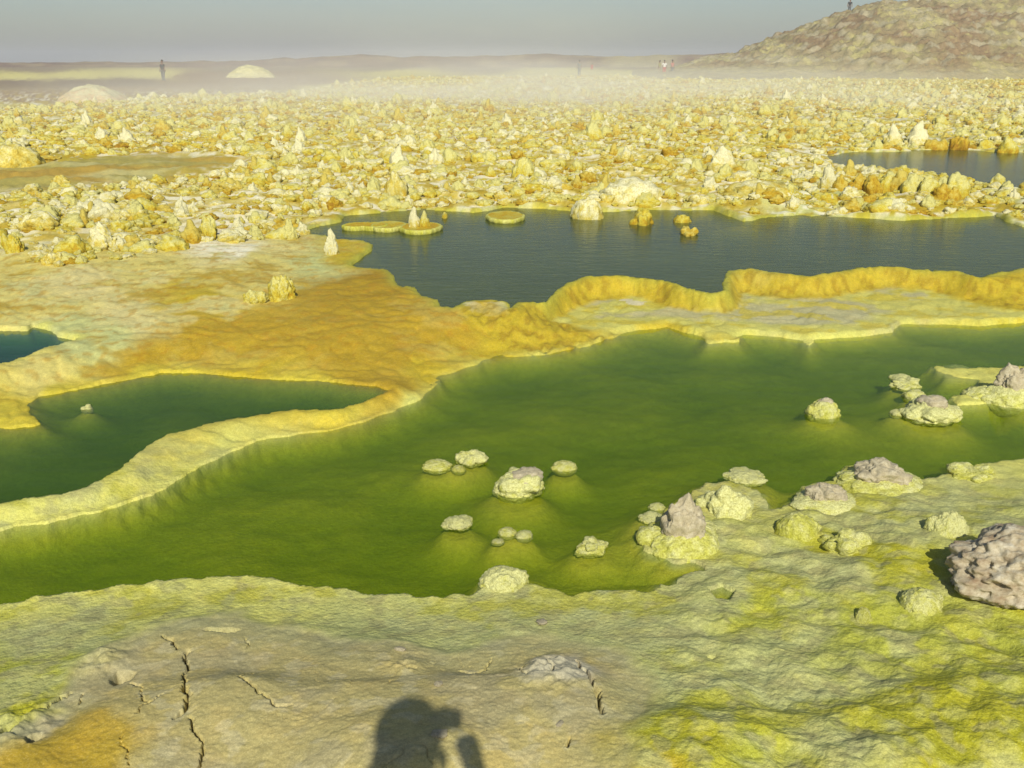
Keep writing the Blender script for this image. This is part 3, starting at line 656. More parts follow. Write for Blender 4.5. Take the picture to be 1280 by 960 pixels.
# colour follows place: whiter by the slate pool and in the bank on the flat, yellower farther off
pw = .42-.22*sstep(14, 30, rr)+.15*fbm(xs, ys, 2.2, 2, 210); po = .14+.22*np.clip(fbm(xs, ys, 2.5, 2, 220), 0, 1)+.05*sstep(14, 30, rr)
u = rng.random(len(xs)); look = np.where(u < pw, 0, np.where(u < pw+po, 2, 1)); shape = rng.choice(4, len(xs), p=[.38, .06, .36, .20])
idx = look*4+shape
zt = terrain(xs, ys, False)
app = size/rr; order = np.argsort(-app)
ind = np.zeros(len(xs), bool); ind[order[:290]] = True
PLACE = ['bordering the slate pool', 'crowding the orange flat', 'deep in the salt field']
first = {}
for i in np.nonzero(ind)[0]:
    lk, kd, me = PROTO[idx[i]]
    o = bpy.data.objects.new({'knob': 'salt_nodule', 'spire': 'salt_chimney', 'cluster': 'salt_lump', 'dome': 'salt_mound'}[kd], me); COL.objects.link(o)
    s = size[i]
    o.location = (xs[i], ys[i], zt[i]-.03*s/.1*.3); o.rotation_euler = (0, 0, rng.random()*6.28); o.scale = (s*rng.uniform(.9, 1.15), s*rng.uniform(.9, 1.15), s*rng.uniform(.55, .95))
    pl = 1 if (sxf[i] < 372 and rr[i] < 16.5) else (0 if rr[i] < 14.5 else 2)
    tag(o, f"{LOOK[lk][1]} {SHAPE_WORDS[kd]} {PLACE[pl]}", 'salt chimney' if kd in ('spire', 'knob') else 'salt lump', f"{LOOK[lk][1]} {kd}s {PLACE[pl]}")
    first.setdefault(int(idx[i]), o)
rest = np.nonzero(~ind)[0]
rest = rest[[int(idx[i]) in first for i in rest]]
keys = sorted(first)
remap = {k: j for j, k in enumerate(keys)}
pm = bpy.data.meshes.new('salt_field'); pm.vertices.add(len(rest))
pm.vertices.foreach_set('co', np.column_stack([xs[rest], ys[rest], zt[rest]-size[rest]*.1]).astype(np.float32).ravel())
a1 = pm.attributes.new('pick', 'INT', 'POINT'); a1.data.foreach_set('value', np.array([remap[int(idx[i])] for i in rest], np.int32))
sc3 = np.column_stack([size[rest]]*3)*rng.uniform(.85, 1.2, (len(rest), 3)); sc3[:, 2] *= .75; a2 = pm.attributes.new('grow', 'FLOAT_VECTOR', 'POINT'); a2.data.foreach_set('vector', sc3.astype(np.float32).ravel())
rt = np.zeros((len(rest), 3), np.float32); rt[:, 2] = rng.random(len(rest))*6.28; a3 = pm.attributes.new('turn', 'FLOAT_VECTOR', 'POINT'); a3.data.foreach_set('vector', rt.ravel())
pm.update()
fo = tag(link('salt_field', pm, SY), 'mass of small yellow and white salt knobs running back into the steam', 'salt field', kind='stuff')
ng = bpy.data.node_groups.new('salt_field', 'GeometryNodeTree')
ng.interface.new_socket('Geometry', in_out='INPUT', socket_type='NodeSocketGeometry'); ng.interface.new_socket('Geometry', in_out='OUTPUT', socket_type='NodeSocketGeometry')
gi = ng.nodes.new('NodeGroupInput'); go = ng.nodes.new('NodeGroupOutput')
iop = ng.nodes.new('GeometryNodeInstanceOnPoints'); sw = []
gsrc = []
for k in keys:
    oi = ng.nodes.new('GeometryNodeObjectInfo'); oi.inputs['Object'].default_value = first[k]; oi.inputs['As Instance'].default_value = True; oi.transform_space = 'ORIGINAL'
    gsrc.append(oi)
jg = ng.nodes.new('GeometryNodeJoinGeometry')
for oi in reversed(gsrc): ng.links.new(oi.outputs['Geometry'], jg.inputs[0])
ng.links.new(gi.outputs[0], iop.inputs['Points']); ng.links.new(jg.outputs[0], iop.inputs['Instance'])
iop.inputs['Pick Instance'].default_value = True
def named(nm, typ):
    nd = ng.nodes.new('GeometryNodeInputNamedAttribute'); nd.data_type = typ; nd.inputs['Name'].default_value = nm; return nd.outputs['Attribute']
ng.links.new(named('pick', 'INT'), iop.inputs['Instance Index'])
e2r = ng.nodes.new('FunctionNodeEulerToRotation'); ng.links.new(named('turn', 'FLOAT_VECTOR'), e2r.inputs[0]); ng.links.new(e2r.outputs[0], iop.inputs['Rotation'])
ng.links.new(named('grow', 'FLOAT_VECTOR'), iop.inputs['Scale']); ng.links.new(iop.outputs[0], go.inputs[0])
md = fo.modifiers.new('scatter', 'NODES'); md.node_group = ng

# ------------------------------------------------------------------ salt pads on the slate pool
PADTOP = salt_material('pad_deck', (.50, .30, .012), (.56, .42, .03), (.56, .50, .10), .25, .2)
PADRIM = salt_material('pad_rim', (.40, .40, .03), (.50, .49, .06), (.58, .57, .16), .25, .3)
def pad_mesh(lobes, top, bot, inset, seed):
    n = 96; th = np.linspace(0, 2*np.pi, n, endpoint=False); D = np.column_stack([np.cos(th), np.sin(th), 0*th]).astype(np.float32)
    c = np.array([(x, y, 0) for x, y, r in lobes], np.float32); r = np.array([r for _, _, r in lobes], np.float32)
    Rr = reach(D, c, r)*(1+.05*perlin(np.cos(th)*4+seed, np.sin(th)*4, 2)+.03*perlin(np.cos(th)*11, np.sin(th)*11+seed, 3))
    prof = inset(top, bot); V = []; 
    for k, zz in prof: V.append(np.column_stack([D[:, 0]*Rr*k, D[:, 1]*Rr*k, np.full(n, zz)+.004*perlin(D[:, 0]*9*k+seed, D[:, 1]*9*k, 5)]))
    V = np.vstack(V); m = len(prof); ii = np.arange(m*n).reshape(m, n)
    q = np.stack([ii[:-1], ii[1:], np.roll(ii[1:], -1, 1), np.roll(ii[:-1], -1, 1)], -1).reshape(-1, 4)
    return mesh_np('pad', V, q)
def pad(px, py, wpx, dpx, label, lobes=((0, 0, 1),), cones=(), th=.045, seed=0):
    p = at(px, py, ZU); m = pxm(p)
    e = empty('salt_pad', (p[0], p[1], ZU)); tag(e, label, 'salt pad', 'salt pads in the slate pool')
    sx = wpx*m/2; dy = abs(at(px, py-dpx/2, ZU)[1]-at(px, py+dpx/2, ZU)[1])/2
    rim = link('rim', pad_mesh(lobes, th, -.35, lambda t, b: [(.80, t-.002), (.90, t+.004), (.97, t), (1.0, t-.012), (1.0, t-.03), (.96, 0), (.90, -.03), (.8, b)], seed), PADRIM, e)
    dk = link('deck', pad_mesh(lobes, th, 0, lambda t, b: [(.02, t-.004), (.3, t-.004), (.55, t-.003), (.75, t), (.88, t+.0025)], seed), PADTOP, e)
    for o in (rim, dk): o.scale = (sx, dy, 1)
    for k, (cx, wp, hp, lk) in enumerate(cones):
        me = salt_mesh('cone', 'spire', 900+k+seed, 4, 60)
        c = link('cone', me, LOOK[lk][0], e); c.location = (cx*m, 0, th-.01); c.scale = (wp*m/2/.95, wp*m/2/.95, hp*m/2.1)
    return e
pad(456, 286, 56, 11, 'elongated orange salt pad with green rim floating beside the coned pad', ((-.45, 0, .55), (.45, .05, .6), (0, .1, .5)), seed=1)
pad(485, 286, 42, 10, 'rounded orange salt pad touching the coned pad', ((0, 0, 1), (.4, .1, .7)), seed=2)
pad(525, 288, 50, 12, 'round salt pad carrying two pale cones', ((0, 0, 1), (.3, .1, .8)), ((-7, 15, 24, 'w'), (6, 14, 20, 'y')), seed=3)
pad(632, 274, 48, 12, 'plain oval orange salt pad standing free in the slate pool', ((0, 0, 1), (-.3, .1, .75)), seed=4)
for px, py, wp, hp, kd, lk, lab in ((803, 281, 36, 18, 'cluster', 'y', 'yellow salt lump standing in the slate pool'), (853, 278, 26, 9, 'dome', 'y', 'flat yellow salt cap beside the shallow green shelf'), (861, 295, 28, 10, 'cluster', 'o', 'small orange salt lump alone in the slate pool'), (556, 273, 8, 8, 'knob', 'y', 'tiny yellow salt stub by the slate pool shore')):
    p = at(px, py, ZU); m = pxm(p); n_pick += 1
    me = salt_mesh('salt_form', kd, 700+n_pick, 4, 80, (.09, .18)); V = np.array([v.co[:] for v in me.vertices])
    o = link('salt_lump', me, LOOK[lk][0]); s = wp*m/2/np.abs(V[:, :2]).max(); o.scale = (s, s*1.1, hp*m/V[:, 2].max()*1.15); o.location = (p[0], p[1]+s*.6, ZU-.01); tag(o, lab, 'salt lump')

# ------------------------------------------------------------------ islets in the green pool
GREYROCK = rock_material('grey_pink_rock', (.38, .33, .21), (.49, .43, .28), (.58, .53, .37), 1.6, .3)
def rock_mesh(name, seed, sub=5, rough=.22, pits=0.0, squash=.8, sharp=0.0, holes=0):
    U, Fc = ICO[sub]; g = np.random.default_rng(seed); o = g.uniform(0, 90, 6)
    def n3(f, s): return (perlin(U[:, 0]*f+o[0], U[:, 1]*f+o[1], s)+perlin(U[:, 1]*f+o[2], U[:, 2]*f+o[3], s+1)+perlin(U[:, 2]*f+o[4], U[:, 0]*f+o[5], s+2))/1.7
    R = 1+rough*(n3(1.3, 1)+.6*n3(2.7, 4)) + rough*.5*(.4-np.abs(n3(4.5, 7)))*1.4 + rough*.25*n3(10, 10)+rough*.14*n3(22, 13)
    if pits: R -= pits*np.clip(.30-np.abs(n3(11, 16))*1.0, 0, 1)*np.clip(n3(3, 19)+.3, 0, 1) + pits*.6*np.clip(n3(19, 22)-.05, 0, 1)
    for k in range(holes):                                # pores eaten into the stone
        d = g.normal(size=3); d /= np.linalg.norm(d); rad = g.uniform(.035, .11)
        R -= g.uniform(.3, .8)*rad*np.exp(-((U@d.astype(np.float32)-1)*-2/rad**2)**2)*(1 if d[0]-.5*d[2] < .45 else .25)
    V = U*R[:, None]
    if sharp: V[:, 2] += sharp*np.exp(-((U[:, 0]-.05)**2+U[:, 1]**2)/.05)*(U[:, 2] > 0)
    V[:, 2] *= squash
    return mesh_np(name, V, Fc)
lab_isl = ['pale yellow twin lobed salt islet in the green pool', 'flat pale salt islet beside the twin lobed one', 'tiny pale salt knob linking two islets', 'largest cream salt islet with a grey crest in the green pool', 'small round pale islet beside the grey crested one',
 'pale islet alone between the mud mound and the grey crested islet', 'pale salt nub of a half drowned trio', 'second pale salt nub of a half drowned trio', 'barely surfacing third nub of a half drowned trio', 'pale islet between the drowned trio and the spired rock', 'lone cream dome with grey top out in the green pool',
 'small pale nub at the outer end of the islet chain', 'oval pale islet in the chain before the salt spit', 'pale islet between the oval one and the grey knobbed one', 'grey knobbed salt islet spreading at the end of the chain', 'tiny pale nub beside the grey knobbed islet', 'long drowned pale islet near the bank of grey crags',
 'pale lobed islet tucked beside the spired rock', 'small pale islet behind the spired rock', 'pale salt cone growing from the crust of the shore']
for k, (px, py, hw, hh, kd) in enumerate(ISLETS):
    p = at(px, py, ZG); m = pxm(p)
    kind = ('cluster', 'dome', 'knob')[k % 3] if hw > 15 else 'dome'
    me = salt_mesh('crust', kind, 300+k, 5 if hw > 18 else 4, 150, (.06, .15)); V = np.array([v.co[:] for v in me.vertices])
    s = hw*m/np.abs(V[:, :2]).max(); vis = hh*m*.92; sz = vis/V[:, 2].max()
    if kd == 'r':
        e = empty('salt_islet', (p[0], p[1], ZG-.005)); c = link('crust', me, SP_, e); c.location = (0, s*.35, 0)
    else:
        e = c = link('salt_islet', me, SP_); c.location = (p[0], p[1]+s*.35, ZG-.005)
    c.scale = (s, s*.95, sz); tag(e, lab_isl[k], 'salt islet')
    if kd == 'r':
        rk = link('rock_crest', rock_mesh('rock_crest', 350+k, 4, .3, .1), GREYROCK, e)
        rk.scale = (s*.42, s*.4, vis*.42); rk.location = (s*(.35 if k == 3 else .05), s*.35, vis*.72)
c = link('salt_islet', salt_mesh('crust', 'knob', 390, 4, 90, (.07, .15)), SP_); m = pxm(L_ISLET); c.scale = (9*m, 9*m, 8*m); c.location = (L_ISLET[0], L_ISLET[1], ZL-.02)
tag(c, 'single pale salt nub in the dark green pool', 'salt islet')

# ------------------------------------------------------------------ rocks and crags
BROWNROCK = rock_material('brown_porous_rock', (.32, .23, .14), (.48, .41, .27), (.62, .57, .43), 1.4, .5)
def crag(px, py, wpx, hpx, label, seed, mat=GREYROCK, pits=.15, sharp=0., skirt=True, name='crag', sub=5, zoff=0, dep=.85, rk=.62, rough=.30, holes=0):
    p = on_ground(px, py, .1); m = pxm(p); s = wpx*m/2
    e = empty(name, (p[0], p[1]+s*.45, p[2]-.01)); tag(e, label, 'rock')
    r = link('rock', rock_mesh('rock', seed, sub, rough, pits, 1.0, sharp, holes), mat, e); r.scale = (s*rk, s*dep*rk, hpx*m*.62); r.location = (0, 0, hpx*m*.30+zoff)
    if skirt:
        k = link('salt_skirt', salt_mesh('salt_skirt', 'dome', seed+1, 5, 160, (.05, .11)), SP_, e); k.scale = (s*1.2, s*1.1, hpx*m*.85); k.location = (0, 0, -hpx*m*.05)
    return e
crag(858, 690, 88, 62, 'grey pink rock with a pointed spire and pale salt skirt in the shallows', 21, sharp=.38, name='spired_rock')
crag(1108, 612, 100, 34, 'pointed grey crag on the yellow shore', 23, sharp=.25)
crag(1036, 632, 70, 26, 'low tan crag beside the pointed grey one', 25)
crag(1272, 500, 70, 42, 'grey rock half buried in the pale salt spit', 27)
crag(1292, 752, 170, 78, 'rough brown porous boulder on the yellow crust', 29, BROWNROCK, .05, skirt=False, name='boulder', sub=6, rk=.95, rough=.2, holes=420)
for px, py, wp, hp, lab, sd in ((915, 645, 84, 40, 'pale lobed salt hump behind the spired rock', 31), (1000, 668, 60, 26, 'pale salt hump below the low tan crag', 33), (1060, 690, 70, 24, 'flat topped pale salt hump on the yellow crust', 34), (1190, 668, 60, 30, 'round yellow salt hump beside the brown boulder', 35), (1200, 470, 60, 12, 'pale salt hump along the outer edge of the spit', 36), (1235, 500, 60, 16, 'pale salt hump on the inner side of the spit', 37), (882, 664, 40, 14, 'small pale nodule at the foot of the spired rock', 38), (1080, 776, 24, 20, 'little round salt ball on the yellow crust', 39), (1155, 760, 60, 24, 'low yellow nodule on the crust below the boulder', 40), (1220, 600, 70, 18, 'pale salt hump behind the brown boulder by the water', 41)):
    p = on_ground(px, py, .08); m = pxm(p)
    me = salt_mesh('salt_hump', 'cluster' if wp > 65 else 'dome', sd+600, 5, 160, (.05, .12)); V = np.array([v.co[:] for v in me.vertices]); s = wp*m/2/np.abs(V[:, :2]).max()
    o = link('salt_hump', me, SP_); o.scale = (s, s*.9, hp*m/V[:, 2].max()); o.location = (p[0], p[1]+s*.4, p[2]-.01); tag(o, lab, 'salt hump')
# pebbles lying on the mud
for k, (px, py, wp, lab) in enumerate(((500, 812, 14, 'pale flake of rock on the mud mound crest'), (548, 855, 14, 'small pinkish pebble on the mud mound'), (677, 778, 16, 'whitish pebble at the edge of the mud mound'), (548, 918, 22, 'flat ochre stone in the shadow of the photographer'), (700, 905, 10, 'reddish pebble low on the mud mound'))):
    p = on_ground(px, py, .27); m = pxm(p); o = link('pebble', rock_mesh('pebble', 60+k, 3, .35, 0, .6), GREYROCK); s = wp*m/2; o.scale = (s, s*.7, s*.55); o.location = (p[0], p[1], p[2]+s*.1); o.rotation_euler = (0, .2, k); tag(o, lab, 'pebble')

# ------------------------------------------------------------------ hill and far ridges
hx = np.concatenate([np.linspace(8, 75, 330), np.linspace(76, 190, 70)]); hy = np.concatenate([np.linspace(88, 145, 260), np.linspace(146, 240, 40)])
HX, HY = np.meshgrid(hx, hy)
prof = np.array([(15, 0), (20, .6), (24, 1.6), (28, 2.2), (32.8, 4.2), (38, 6.0), (43.4, 7.6), (48.7, 8.2), (57, 9.0), (67.7, 9.7), (91, 10.5), (120, 10), (160, 5), (190, 0)])
bear = HX*130/HY
x2, y2 = HX.ravel(), HY.ravel()
amp = np.interp(bear.ravel(), prof[:, 0], prof[:, 1])
toe = 95+2.5*fbm(x2, y2*0, 12, 2, 301)
t = np.clip((y2-toe)/34, 0, 1); rise = np.sin(t*math.pi/2)**1.15; back = 1-sstep(150, 230, y2)
hz = amp*rise*back
gully = fbm(x2, y2*.55, 9, 5, 310); rockn = fbm(x2, y2, 1.8, 5, 320)
hz2 = hz + np.minimum(hz, 1.5)/1.5*(.55*gully*rise*(1-rise*.6)+.42*rockn*(1-.5*(t > .95)) + .35*np.abs(perlin(x2/1.1, y2/.8, 330)) + .25*np.abs(perlin(x2/.7, y2/.5, 331)))
lay = np.sin((hz+.5*fbm(x2, y2, 14, 3, 340))*5.0); hz2 += .07*lay*np.minimum(hz, 1)
V = np.column_stack([x2, y2, .28-.1*(hz < .02)+hz2]); ii = np.arange(len(x2)).reshape(HX.shape)
q = np.stack([ii[:-1, :-1], ii[:-1, 1:], ii[1:, 1:], ii[1:, :-1]], -1).reshape(-1, 4)
hm = mesh_np('hill', V, q)
hc = np.tile(np.array([.29, .235, .125], np.float32), (len(x2), 1))
cn = fbm(x2, y2*.6, 5, 5, 350); cn2 = fbm(x2, y2, 1.2, 4, 360)
hc = lerp3(hc, (.36, .31, .165), sstep(.0, .5, cn+.3*lay)); hc = lerp3(hc, (.26, .18, .10), .9*sstep(.0, .5, -cn+.3*cn2)); hc = lerp3(hc, (.46, .42, .16), .6*sstep(.25, .6, cn2+.3*cn)); hc = lerp3(hc, (.40, .36, .24), .6*sstep(.3, .6, -cn2+.5*lay))
hc = lerp3(hc, (.40, .34, .16), .6*sstep(2.0, .0, hz))
ca = hm.color_attributes.new('Col', 'FLOAT_COLOR', 'POINT'); c4 = np.ones((len(x2), 4), np.float32); c4[:, :3] = np.clip(hc, 0, 1); ca.data.foreach_set('color', c4.ravel())
def far_material(name, scale):
    t = NT(name); a = t.n('VertexColor', layer_name='Col').outputs[0]; tc = t.n('TexCoord').outputs['Object']
    n1 = t.noise(tc, scale, 6, .7); n2 = t.noise(tc, scale*5, 4, .7)
    f = t.math('MULTIPLY', t.math('MULTIPLY_ADD', n1, .9, .55), t.math('MULTIPLY_ADD', n2, .9, .55))
    sc = t.n('VectorMath', operation='SCALE'); t.l(a, sc.inputs[0]); t.l(f, sc.inputs[3])
    t.principled(sc.outputs[0], .9, .1, t.bump(n2, .09/scale, .9, t.bump(n1, .2/scale, .9))); return t.m
MH = far_material('hill_rock', .9)
hill = tag(link('hill', hm, MH), 'bare tan and rust rocky hill rising beyond the salt field', 'hill', kind='structure')
SIL = np.array([(-500, 77), (-100, 78), (0, 78.5), (60, 78.5), (160, 78), (250, 77), (330, 76), (352, 73.5), (368, 71.5), (384, 74), (400, 72), (440, 69.5), (480, 69), (500, 71), (560, 71), (620, 70), (690, 68.5), (720, 70), (760, 70.5), (800, 70.5), (830, 70), (870, 68), (1000, 66), (1300, 70), (1700, 76)])
bpx = np.linspace(-480, 1690, 700); D0 = np.array([262, 272, 280, 287, 294, 302, 330, 360])
prof2 = np.array([0, .35, .7, .92, 1.0, .9, .6, 0])
top = np.interp(bpx, SIL[:, 0], SIL[:, 1])
rowsV = []; colsV = []
for d, pf in zip(D0, prof2):
    X = (bpx-640)/F*d/CP*1.0*.95; zt_ = H+(76-top)*294/F*.98
    nz = fbm(X, np.full_like(X, d), 9, 5, 400)
    zz = .3+(np.maximum(zt_-.3, .35)+.35*nz)*pf - (.3 if pf == 0 else 0)
    rowsV.append(np.column_stack([X, np.full_like(X, d)+3*fbm(X, X*0+d, 20, 2, 410), zz]))
    cn = fbm(X, np.full_like(X, d*2), 14, 4, 420); c = np.tile(np.array([.24, .15, .10], np.float32), (len(X), 1)); c = lerp3(c, (.34, .25, .14), sstep(0, .5, cn)); c = lerp3(c, (.19, .12, .09), sstep(0, .5, -cn))
    c = lerp3(c, (.52, .46, .25), sstep(735, 770, bpx)*sstep(850, 820, bpx)*.7); colsV.append(c)
V = np.vstack(rowsV); ii = np.arange(len(V)).reshape(len(D0), -1)
q = np.stack([ii[:-1, :-1], ii[:-1, 1:], ii[1:, 1:], ii[1:, :-1]], -1).reshape(-1, 4)
rm = mesh_np('ridge', V, q); ca = rm.color_attributes.new('Col', 'FLOAT_COLOR', 'POINT'); c4 = np.ones((len(V), 4), np.float32); c4[:, :3] = np.vstack(colsV); ca.data.foreach_set('color', c4.ravel())
tag(link('ridge', rm, far_material('ridge_rock', .25)), 'low brown ridge along the horizon', 'hill', kind='structure')

# ------------------------------------------------------------------ people
def skin_obj(name, J, E, mat, parent, root, sub=1):
    names = list(J); me = bpy.data.meshes.new(name)
    me.from_pydata([J[n][0] for n in names], [(names.index(a), names.index(b)) for a, b in E], [])
    o = link(name, me, None, parent); 
    sm = o.modifiers.new('skin', 'SKIN'); sm.use_smooth_shade = True
    for i, n in enumerate(names):
        r = J[n][1]; sv = me.skin_vertices[0].data[i]; sv.radius = r if isinstance(r, tuple) else (r, r); sv.use_root = (n == root)
    ss = o.modifiers.new('smooth', 'SUBSURF'); ss.levels = sub; ss.render_levels = sub
    me.materials.append(mat); return o
SKIN = plain_material('skin', (.22, .12, .075), .6, .08)
SKINL = plain_material('light_skin', (.50, .30, .21), .6, .08)
HAIR = plain_material('dark_hair', (.02, .016, .013), .7, .2, 60)
def cloth(n, c): return plain_material(n, c, .85, .15, 30)
BASE_POSE = dict(sho=(.19, 0, 1.42), elb=(.25, .02, 1.13), wri=(.27, .08, .88), hand=(.27, .10, .80), hip=(.09, 0, .90), kne=(.10, .03, .49), ank=(.10, -.02, .08), toe=(.11, .14, .035))
def person(name, loc, rz, label, shirt, trousers, skin=SKIN, hair=HAIR, L={}, R={}, height=1.72, hat=None, group=None, lean=0.0, drop=0.0):
    e = empty(name, loc, rz, height/1.75); tag(e, label, 'person', group)
    def P(side, key):
        d = L if side < 0 else R; v = d.get(key, BASE_POSE[key]); z = v[2]
        if key not in d: 
            v = (side*v[0], v[1], v[2]-(drop if key in ('sho', 'elb', 'wri', 'hand', 'hip') else 0))
        return v
    pel, chest, neck, head, crown = (0, 0, .95-drop), (0, lean, 1.28-drop), (0, lean*1.3, 1.47-drop), (0, lean*1.3+.02, 1.60-drop), (0, lean*1.3+.0, 1.70-drop)
    J = dict(pel=(pel, (.13, .10)), chest=(chest, (.15, .10)), neck=(neck, .055), head=(head, (.078, .095)), crown=(crown, (.07, .085)))
    E = [('pel', 'chest'), ('chest', 'neck'), ('neck', 'head'), ('head', 'crown')]
    for s, n in ((-1, 'l'), (1, 'r')):
        J[n+'sho'] = (P(s, 'sho'), .058); J[n+'elb'] = (P(s, 'elb'), .042); J[n+'wri'] = (P(s, 'wri'), .028); J[n+'hand'] = (P(s, 'hand'), (.022, .038))
        J[n+'hip'] = (P(s, 'hip'), .088); J[n+'kne'] = (P(s, 'kne'), .06); J[n+'ank'] = (P(s, 'ank'), .042); J[n+'toe'] = (P(s, 'toe'), (.042, .03))
        E += [('chest', n+'sho'), (n+'sho', n+'elb'), (n+'elb', n+'wri'), (n+'wri', n+'hand'), ('pel', n+'hip'), (n+'hip', n+'kne'), (n+'kne', n+'ank'), (n+'ank', n+'toe')]
    skin_obj('body', J, E, skin, e, 'pel', 2)
    up = 1.22
    JS = {k: (J[k][0], tuple(v*up for v in J[k][1]) if isinstance(J[k][1], tuple) else J[k][1]*up) for k in ('pel', 'chest', 'lsho', 'rsho')}
    for n in 'lr':
        a, b = np.array(J[n+'sho'][0]), np.array(J[n+'elb'][0]); JS[n+'slv'] = (tuple(a+(b-a)*.75), .062)
    JS['nk'] = (tuple(np.array(J['chest'][0])*.4+np.array(J['neck'][0])*.6), .085)
    skin_obj('shirt', JS, [('pel', 'chest'), ('chest', 'nk'), ('chest', 'lsho'), ('chest', 'rsho'), ('lsho', 'lslv'), ('rsho', 'rslv')], shirt, e, 'pel', 2)
    JT = {'pel': (J['pel'][0], (.155, .125))}
    ET = []
    for n in 'lr':
        JT[n+'hip'] = (J[n+'hip'][0], .105); JT[n+'kne'] = (J[n+'kne'][0], .078); a = J[n+'ank'][0]; JT[n+'hem'] = ((a[0], a[1], a[2]+.05), .066); ET += [('pel', n+'hip'), (n+'hip', n+'kne'), (n+'kne', n+'hem')]
    skin_obj('trousers', JT, ET, trousers, e, 'pel', 2)
    hd = np.array(J['crown'][0])
    V, Fc = ICO[3]; V = V.copy(); V = V*(1+.06*perlin(V[:, 0]*4, V[:, 1]*4+V[:, 2]*3, 5))[:, None]; V = V[:]*np.array([.088, .105, .095])
    V[:, 2] = np.where((V[:, 1] > .02) & (V[:, 2] < 0), V[:, 2]*.2, V[:, 2])
    hr = link('hat' if hat else 'hair', mesh_np('hair', V, Fc), hat or hair, e); hr.location = tuple(hd+np.array([0, -.015, -.005]))
    # face
    for s in (-1, 1):
        ey = link('eye', mesh_np('eye', ICO[2][0]*.011, ICO[2][1]), HAIR, e); ey.location = tuple(np.array(J['head'][0])+np.array([s*.032, .088, .012]))
        er = link('ear', mesh_np('ear', ICO[2][0]*np.array([.012, .02, .032]), ICO[2][1]), skin, e); er.location = tuple(np.array(J['head'][0])+np.array([s*.082, -.005, 0]))
    no = link('nose', mesh_np('nose', ICO[2][0]*np.array([.013, .022, .024]), ICO[2][1]), skin, e); no.location = tuple(np.array(J['head'][0])+np.array([0, .098, -.015]))
    return e
def far_spot(px, py): 
    p = on_ground(px, py, .3); return (p[0], p[1], p[2]-.01)
RED, WHITE, DARK, TAN, PINK, OLIVE, GREYC = cloth('red_cloth', (.45, .06, .05)), cloth('white_cloth', (.72, .70, .66)), cloth('dark_cloth', (.045, .045, .05)), cloth('tan_cloth', (.34, .27, .18)), cloth('rose_cloth', (.50, .20, .16)), cloth('olive_cloth', (.30, .28, .08)), cloth('grey_cloth', (.13, .13, .13))
person('person', far_spot(205, 103), 2.6, 'person in dark clothes standing on the brown plain', DARK, GREYC)
person('person', far_spot(724, 95.5), .4, 'person in grey clothes standing half veiled by steam', GREYC, GREYC)
person('person', far_spot(824, 95), 1.0, 'person with dark hair in an olive shirt beside the one in white', OLIVE, TAN)
person('person', far_spot(830, 95.5), 2.9, 'person in a white shirt and red trousers between two companions', WHITE, RED)
person('person', far_spot(840, 95), -2.4, 'person in a rose shirt and grey trousers beside the one in white', PINK, GREYC)
sit = dict(hip=(.10, 0, .42), kne=(.14, .36, .55), ank=(.12, .38, .10), toe=(.12, .52, .05), sho=(.19, .05, .94), elb=(.26, .2, .70), wri=(.15, .38, .62), hand=(.12, .43, .60))
sitL = {k: (-v[0], v[1], v[2]) for k, v in sit.items()}
person('person', far_spot(740, 88), 2.8, 'person in red crouching far off on the pale flat', RED, RED, L=sitL, R=sit, drop=.48, lean=.06)
px_, py_ = 1062, 8
hb = math.tan(math.atan((px_-640)/F)); xb = (px_-640)/F*120.3
j = np.argmin((x2-xb)**2+(y2-129)**2)
person('person', (x2[j], y2[j], V[0, 2]*0+.28+hz2[j]-.03), 2.9, 'person in dark clothes standing on top of the rocky hill', DARK, GREYC)

# the photographer, standing behind the lens: only the shadow is in the picture
gzp = gz_at(-.07, -.33)
ph = person('person', (-.08, -.22, gzp-.005), 0, 'photographer in tan shirt standing on the mud mound holding up a camera', TAN, GREYC, skin=SKINL, height=1.86,
  R=dict(sho=(.19, 0, 1.41), elb=(.23, .05, 1.20), wri=(.15, .13, 1.50), hand=(.125, .16, 1.57)), L=dict(sho=(-.19, 0, 1.41), elb=(-.37, .02, 1.21), wri=(-.13, .13, 1.44), hand=(.0, .15, 1.54)))
cb = bmesh.new(); bmesh.ops.create_cube(cb, size=1); bmesh.ops.scale(cb, verts=cb.verts, vec=(.10, .022, .06)); bmesh.ops.bevel(cb, geom=cb.edges[:], offset=.006, segments=2, affect='EDGES')
cm = bpy.data.meshes.new('camera_body'); cb.to_mesh(cm); cb.free()
ce = empty('compact_camera', (0, -.045, H)); tag(ce, 'small black compact camera held up by the photographer', 'camera')
link('body', cm, cloth('camera_black', (.03, .03, .03)), ce)
lb = bmesh.new(); bmesh.ops.create_cone(lb, cap_ends=True, segments=32, radius1=.024, radius2=.021, depth=.022); bmesh.ops.rotate(lb, verts=lb.verts, matrix=Matrix.Rotation(-math.pi/2, 3, 'X'))
lm = bpy.data.meshes.new('lens'); lb.to_mesh(lm); lb.free(); lo = link('lens', lm, cloth('lens_grey', (.12, .12, .12)), ce); lo.location = (0, .02, 0)

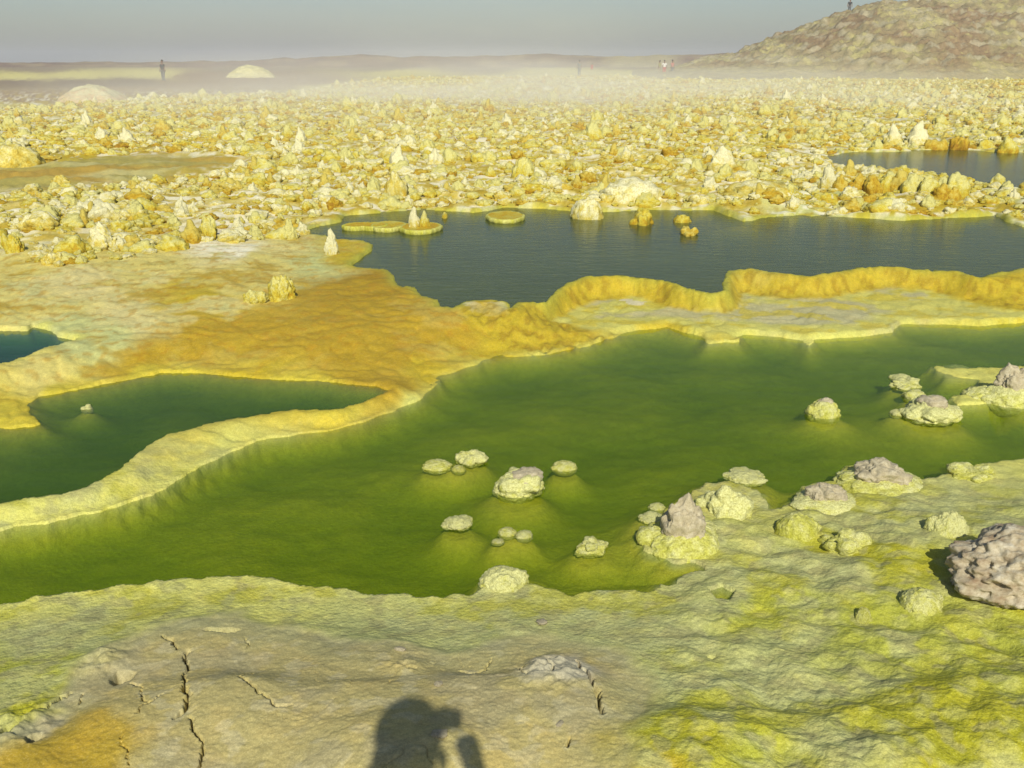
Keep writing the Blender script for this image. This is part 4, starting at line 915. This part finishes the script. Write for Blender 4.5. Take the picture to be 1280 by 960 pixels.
# ------------------------------------------------------------------ air: thin dusty haze over everything, and the steam drifting off the field
def volume_box(name, lo, hi, mat, label):
    bm = bmesh.new(); bmesh.ops.create_cube(bm, size=1)
    lo, hi = Vector(lo), Vector(hi)
    for v in bm.verts: v.co = Vector([(lo[i]+hi[i])/2+v.co[i]*(hi[i]-lo[i]) for i in range(3)])
    me = bpy.data.meshes.new(name); bm.to_mesh(me); bm.free()
    return tag(link(name, me, mat), label, kind='stuff')
t = NT('haze_air'); pv = t.n('VolumePrincipled'); pv.inputs['Density'].default_value = .0011; pv.inputs['Color'].default_value = (.72, .76, .84, 1); pv.inputs['Anisotropy'].default_value = 0.0
t.l(pv.outputs[0], t.out.inputs['Volume'])
volume_box('haze', (-1650, -1650, -1.2), (1650, 1650, 16), t.m, 'thin dusty haze over the whole salt field')
def steam(name, c, r, dens, label, seed):
    t = NT('steam_'+str(seed)); tc = t.n('TexCoord').outputs['Object']
    ln = t.n('VectorMath', operation='LENGTH'); t.l(tc, ln.inputs[0])
    fall = t.math('SUBTRACT', 1.0, ln.outputs['Value'], clamp=True); fall = t.math('POWER', fall, 1.2)
    ad = t.n('VectorMath', operation='ADD'); t.l(tc, ad.inputs[0]); ad.inputs[1].default_value = (seed, seed*2, 0)
    n = t.noise(ad.outputs[0], 2.6, 3, .6)
    nn = t.math('MULTIPLY', t.math('SUBTRACT', n, .34, clamp=True), 3.4)
    pv = t.n('VolumePrincipled'); pv.inputs['Color'].default_value = (.97, .96, .92, 1); pv.inputs['Anisotropy'].default_value = -.1
    t.l(t.math('MULTIPLY', t.math('MULTIPLY', fall, nn), dens), pv.inputs['Density']); t.l(pv.outputs[0], t.out.inputs['Volume'])
    o = link(name, mesh_np(name, ICO[3][0], ICO[3][1]), t.m); o.location = c; o.scale = r
    return tag(o, label, kind='stuff')
steam('steam', (-1, 41, .2), (25, 24, 2.5), .15, 'white steam drifting low over the salt field', 3)
steam('steam', (-10, 100, 3), (42, 40, 10), .008, 'thin plume of steam rising before the brown ridge', 5)
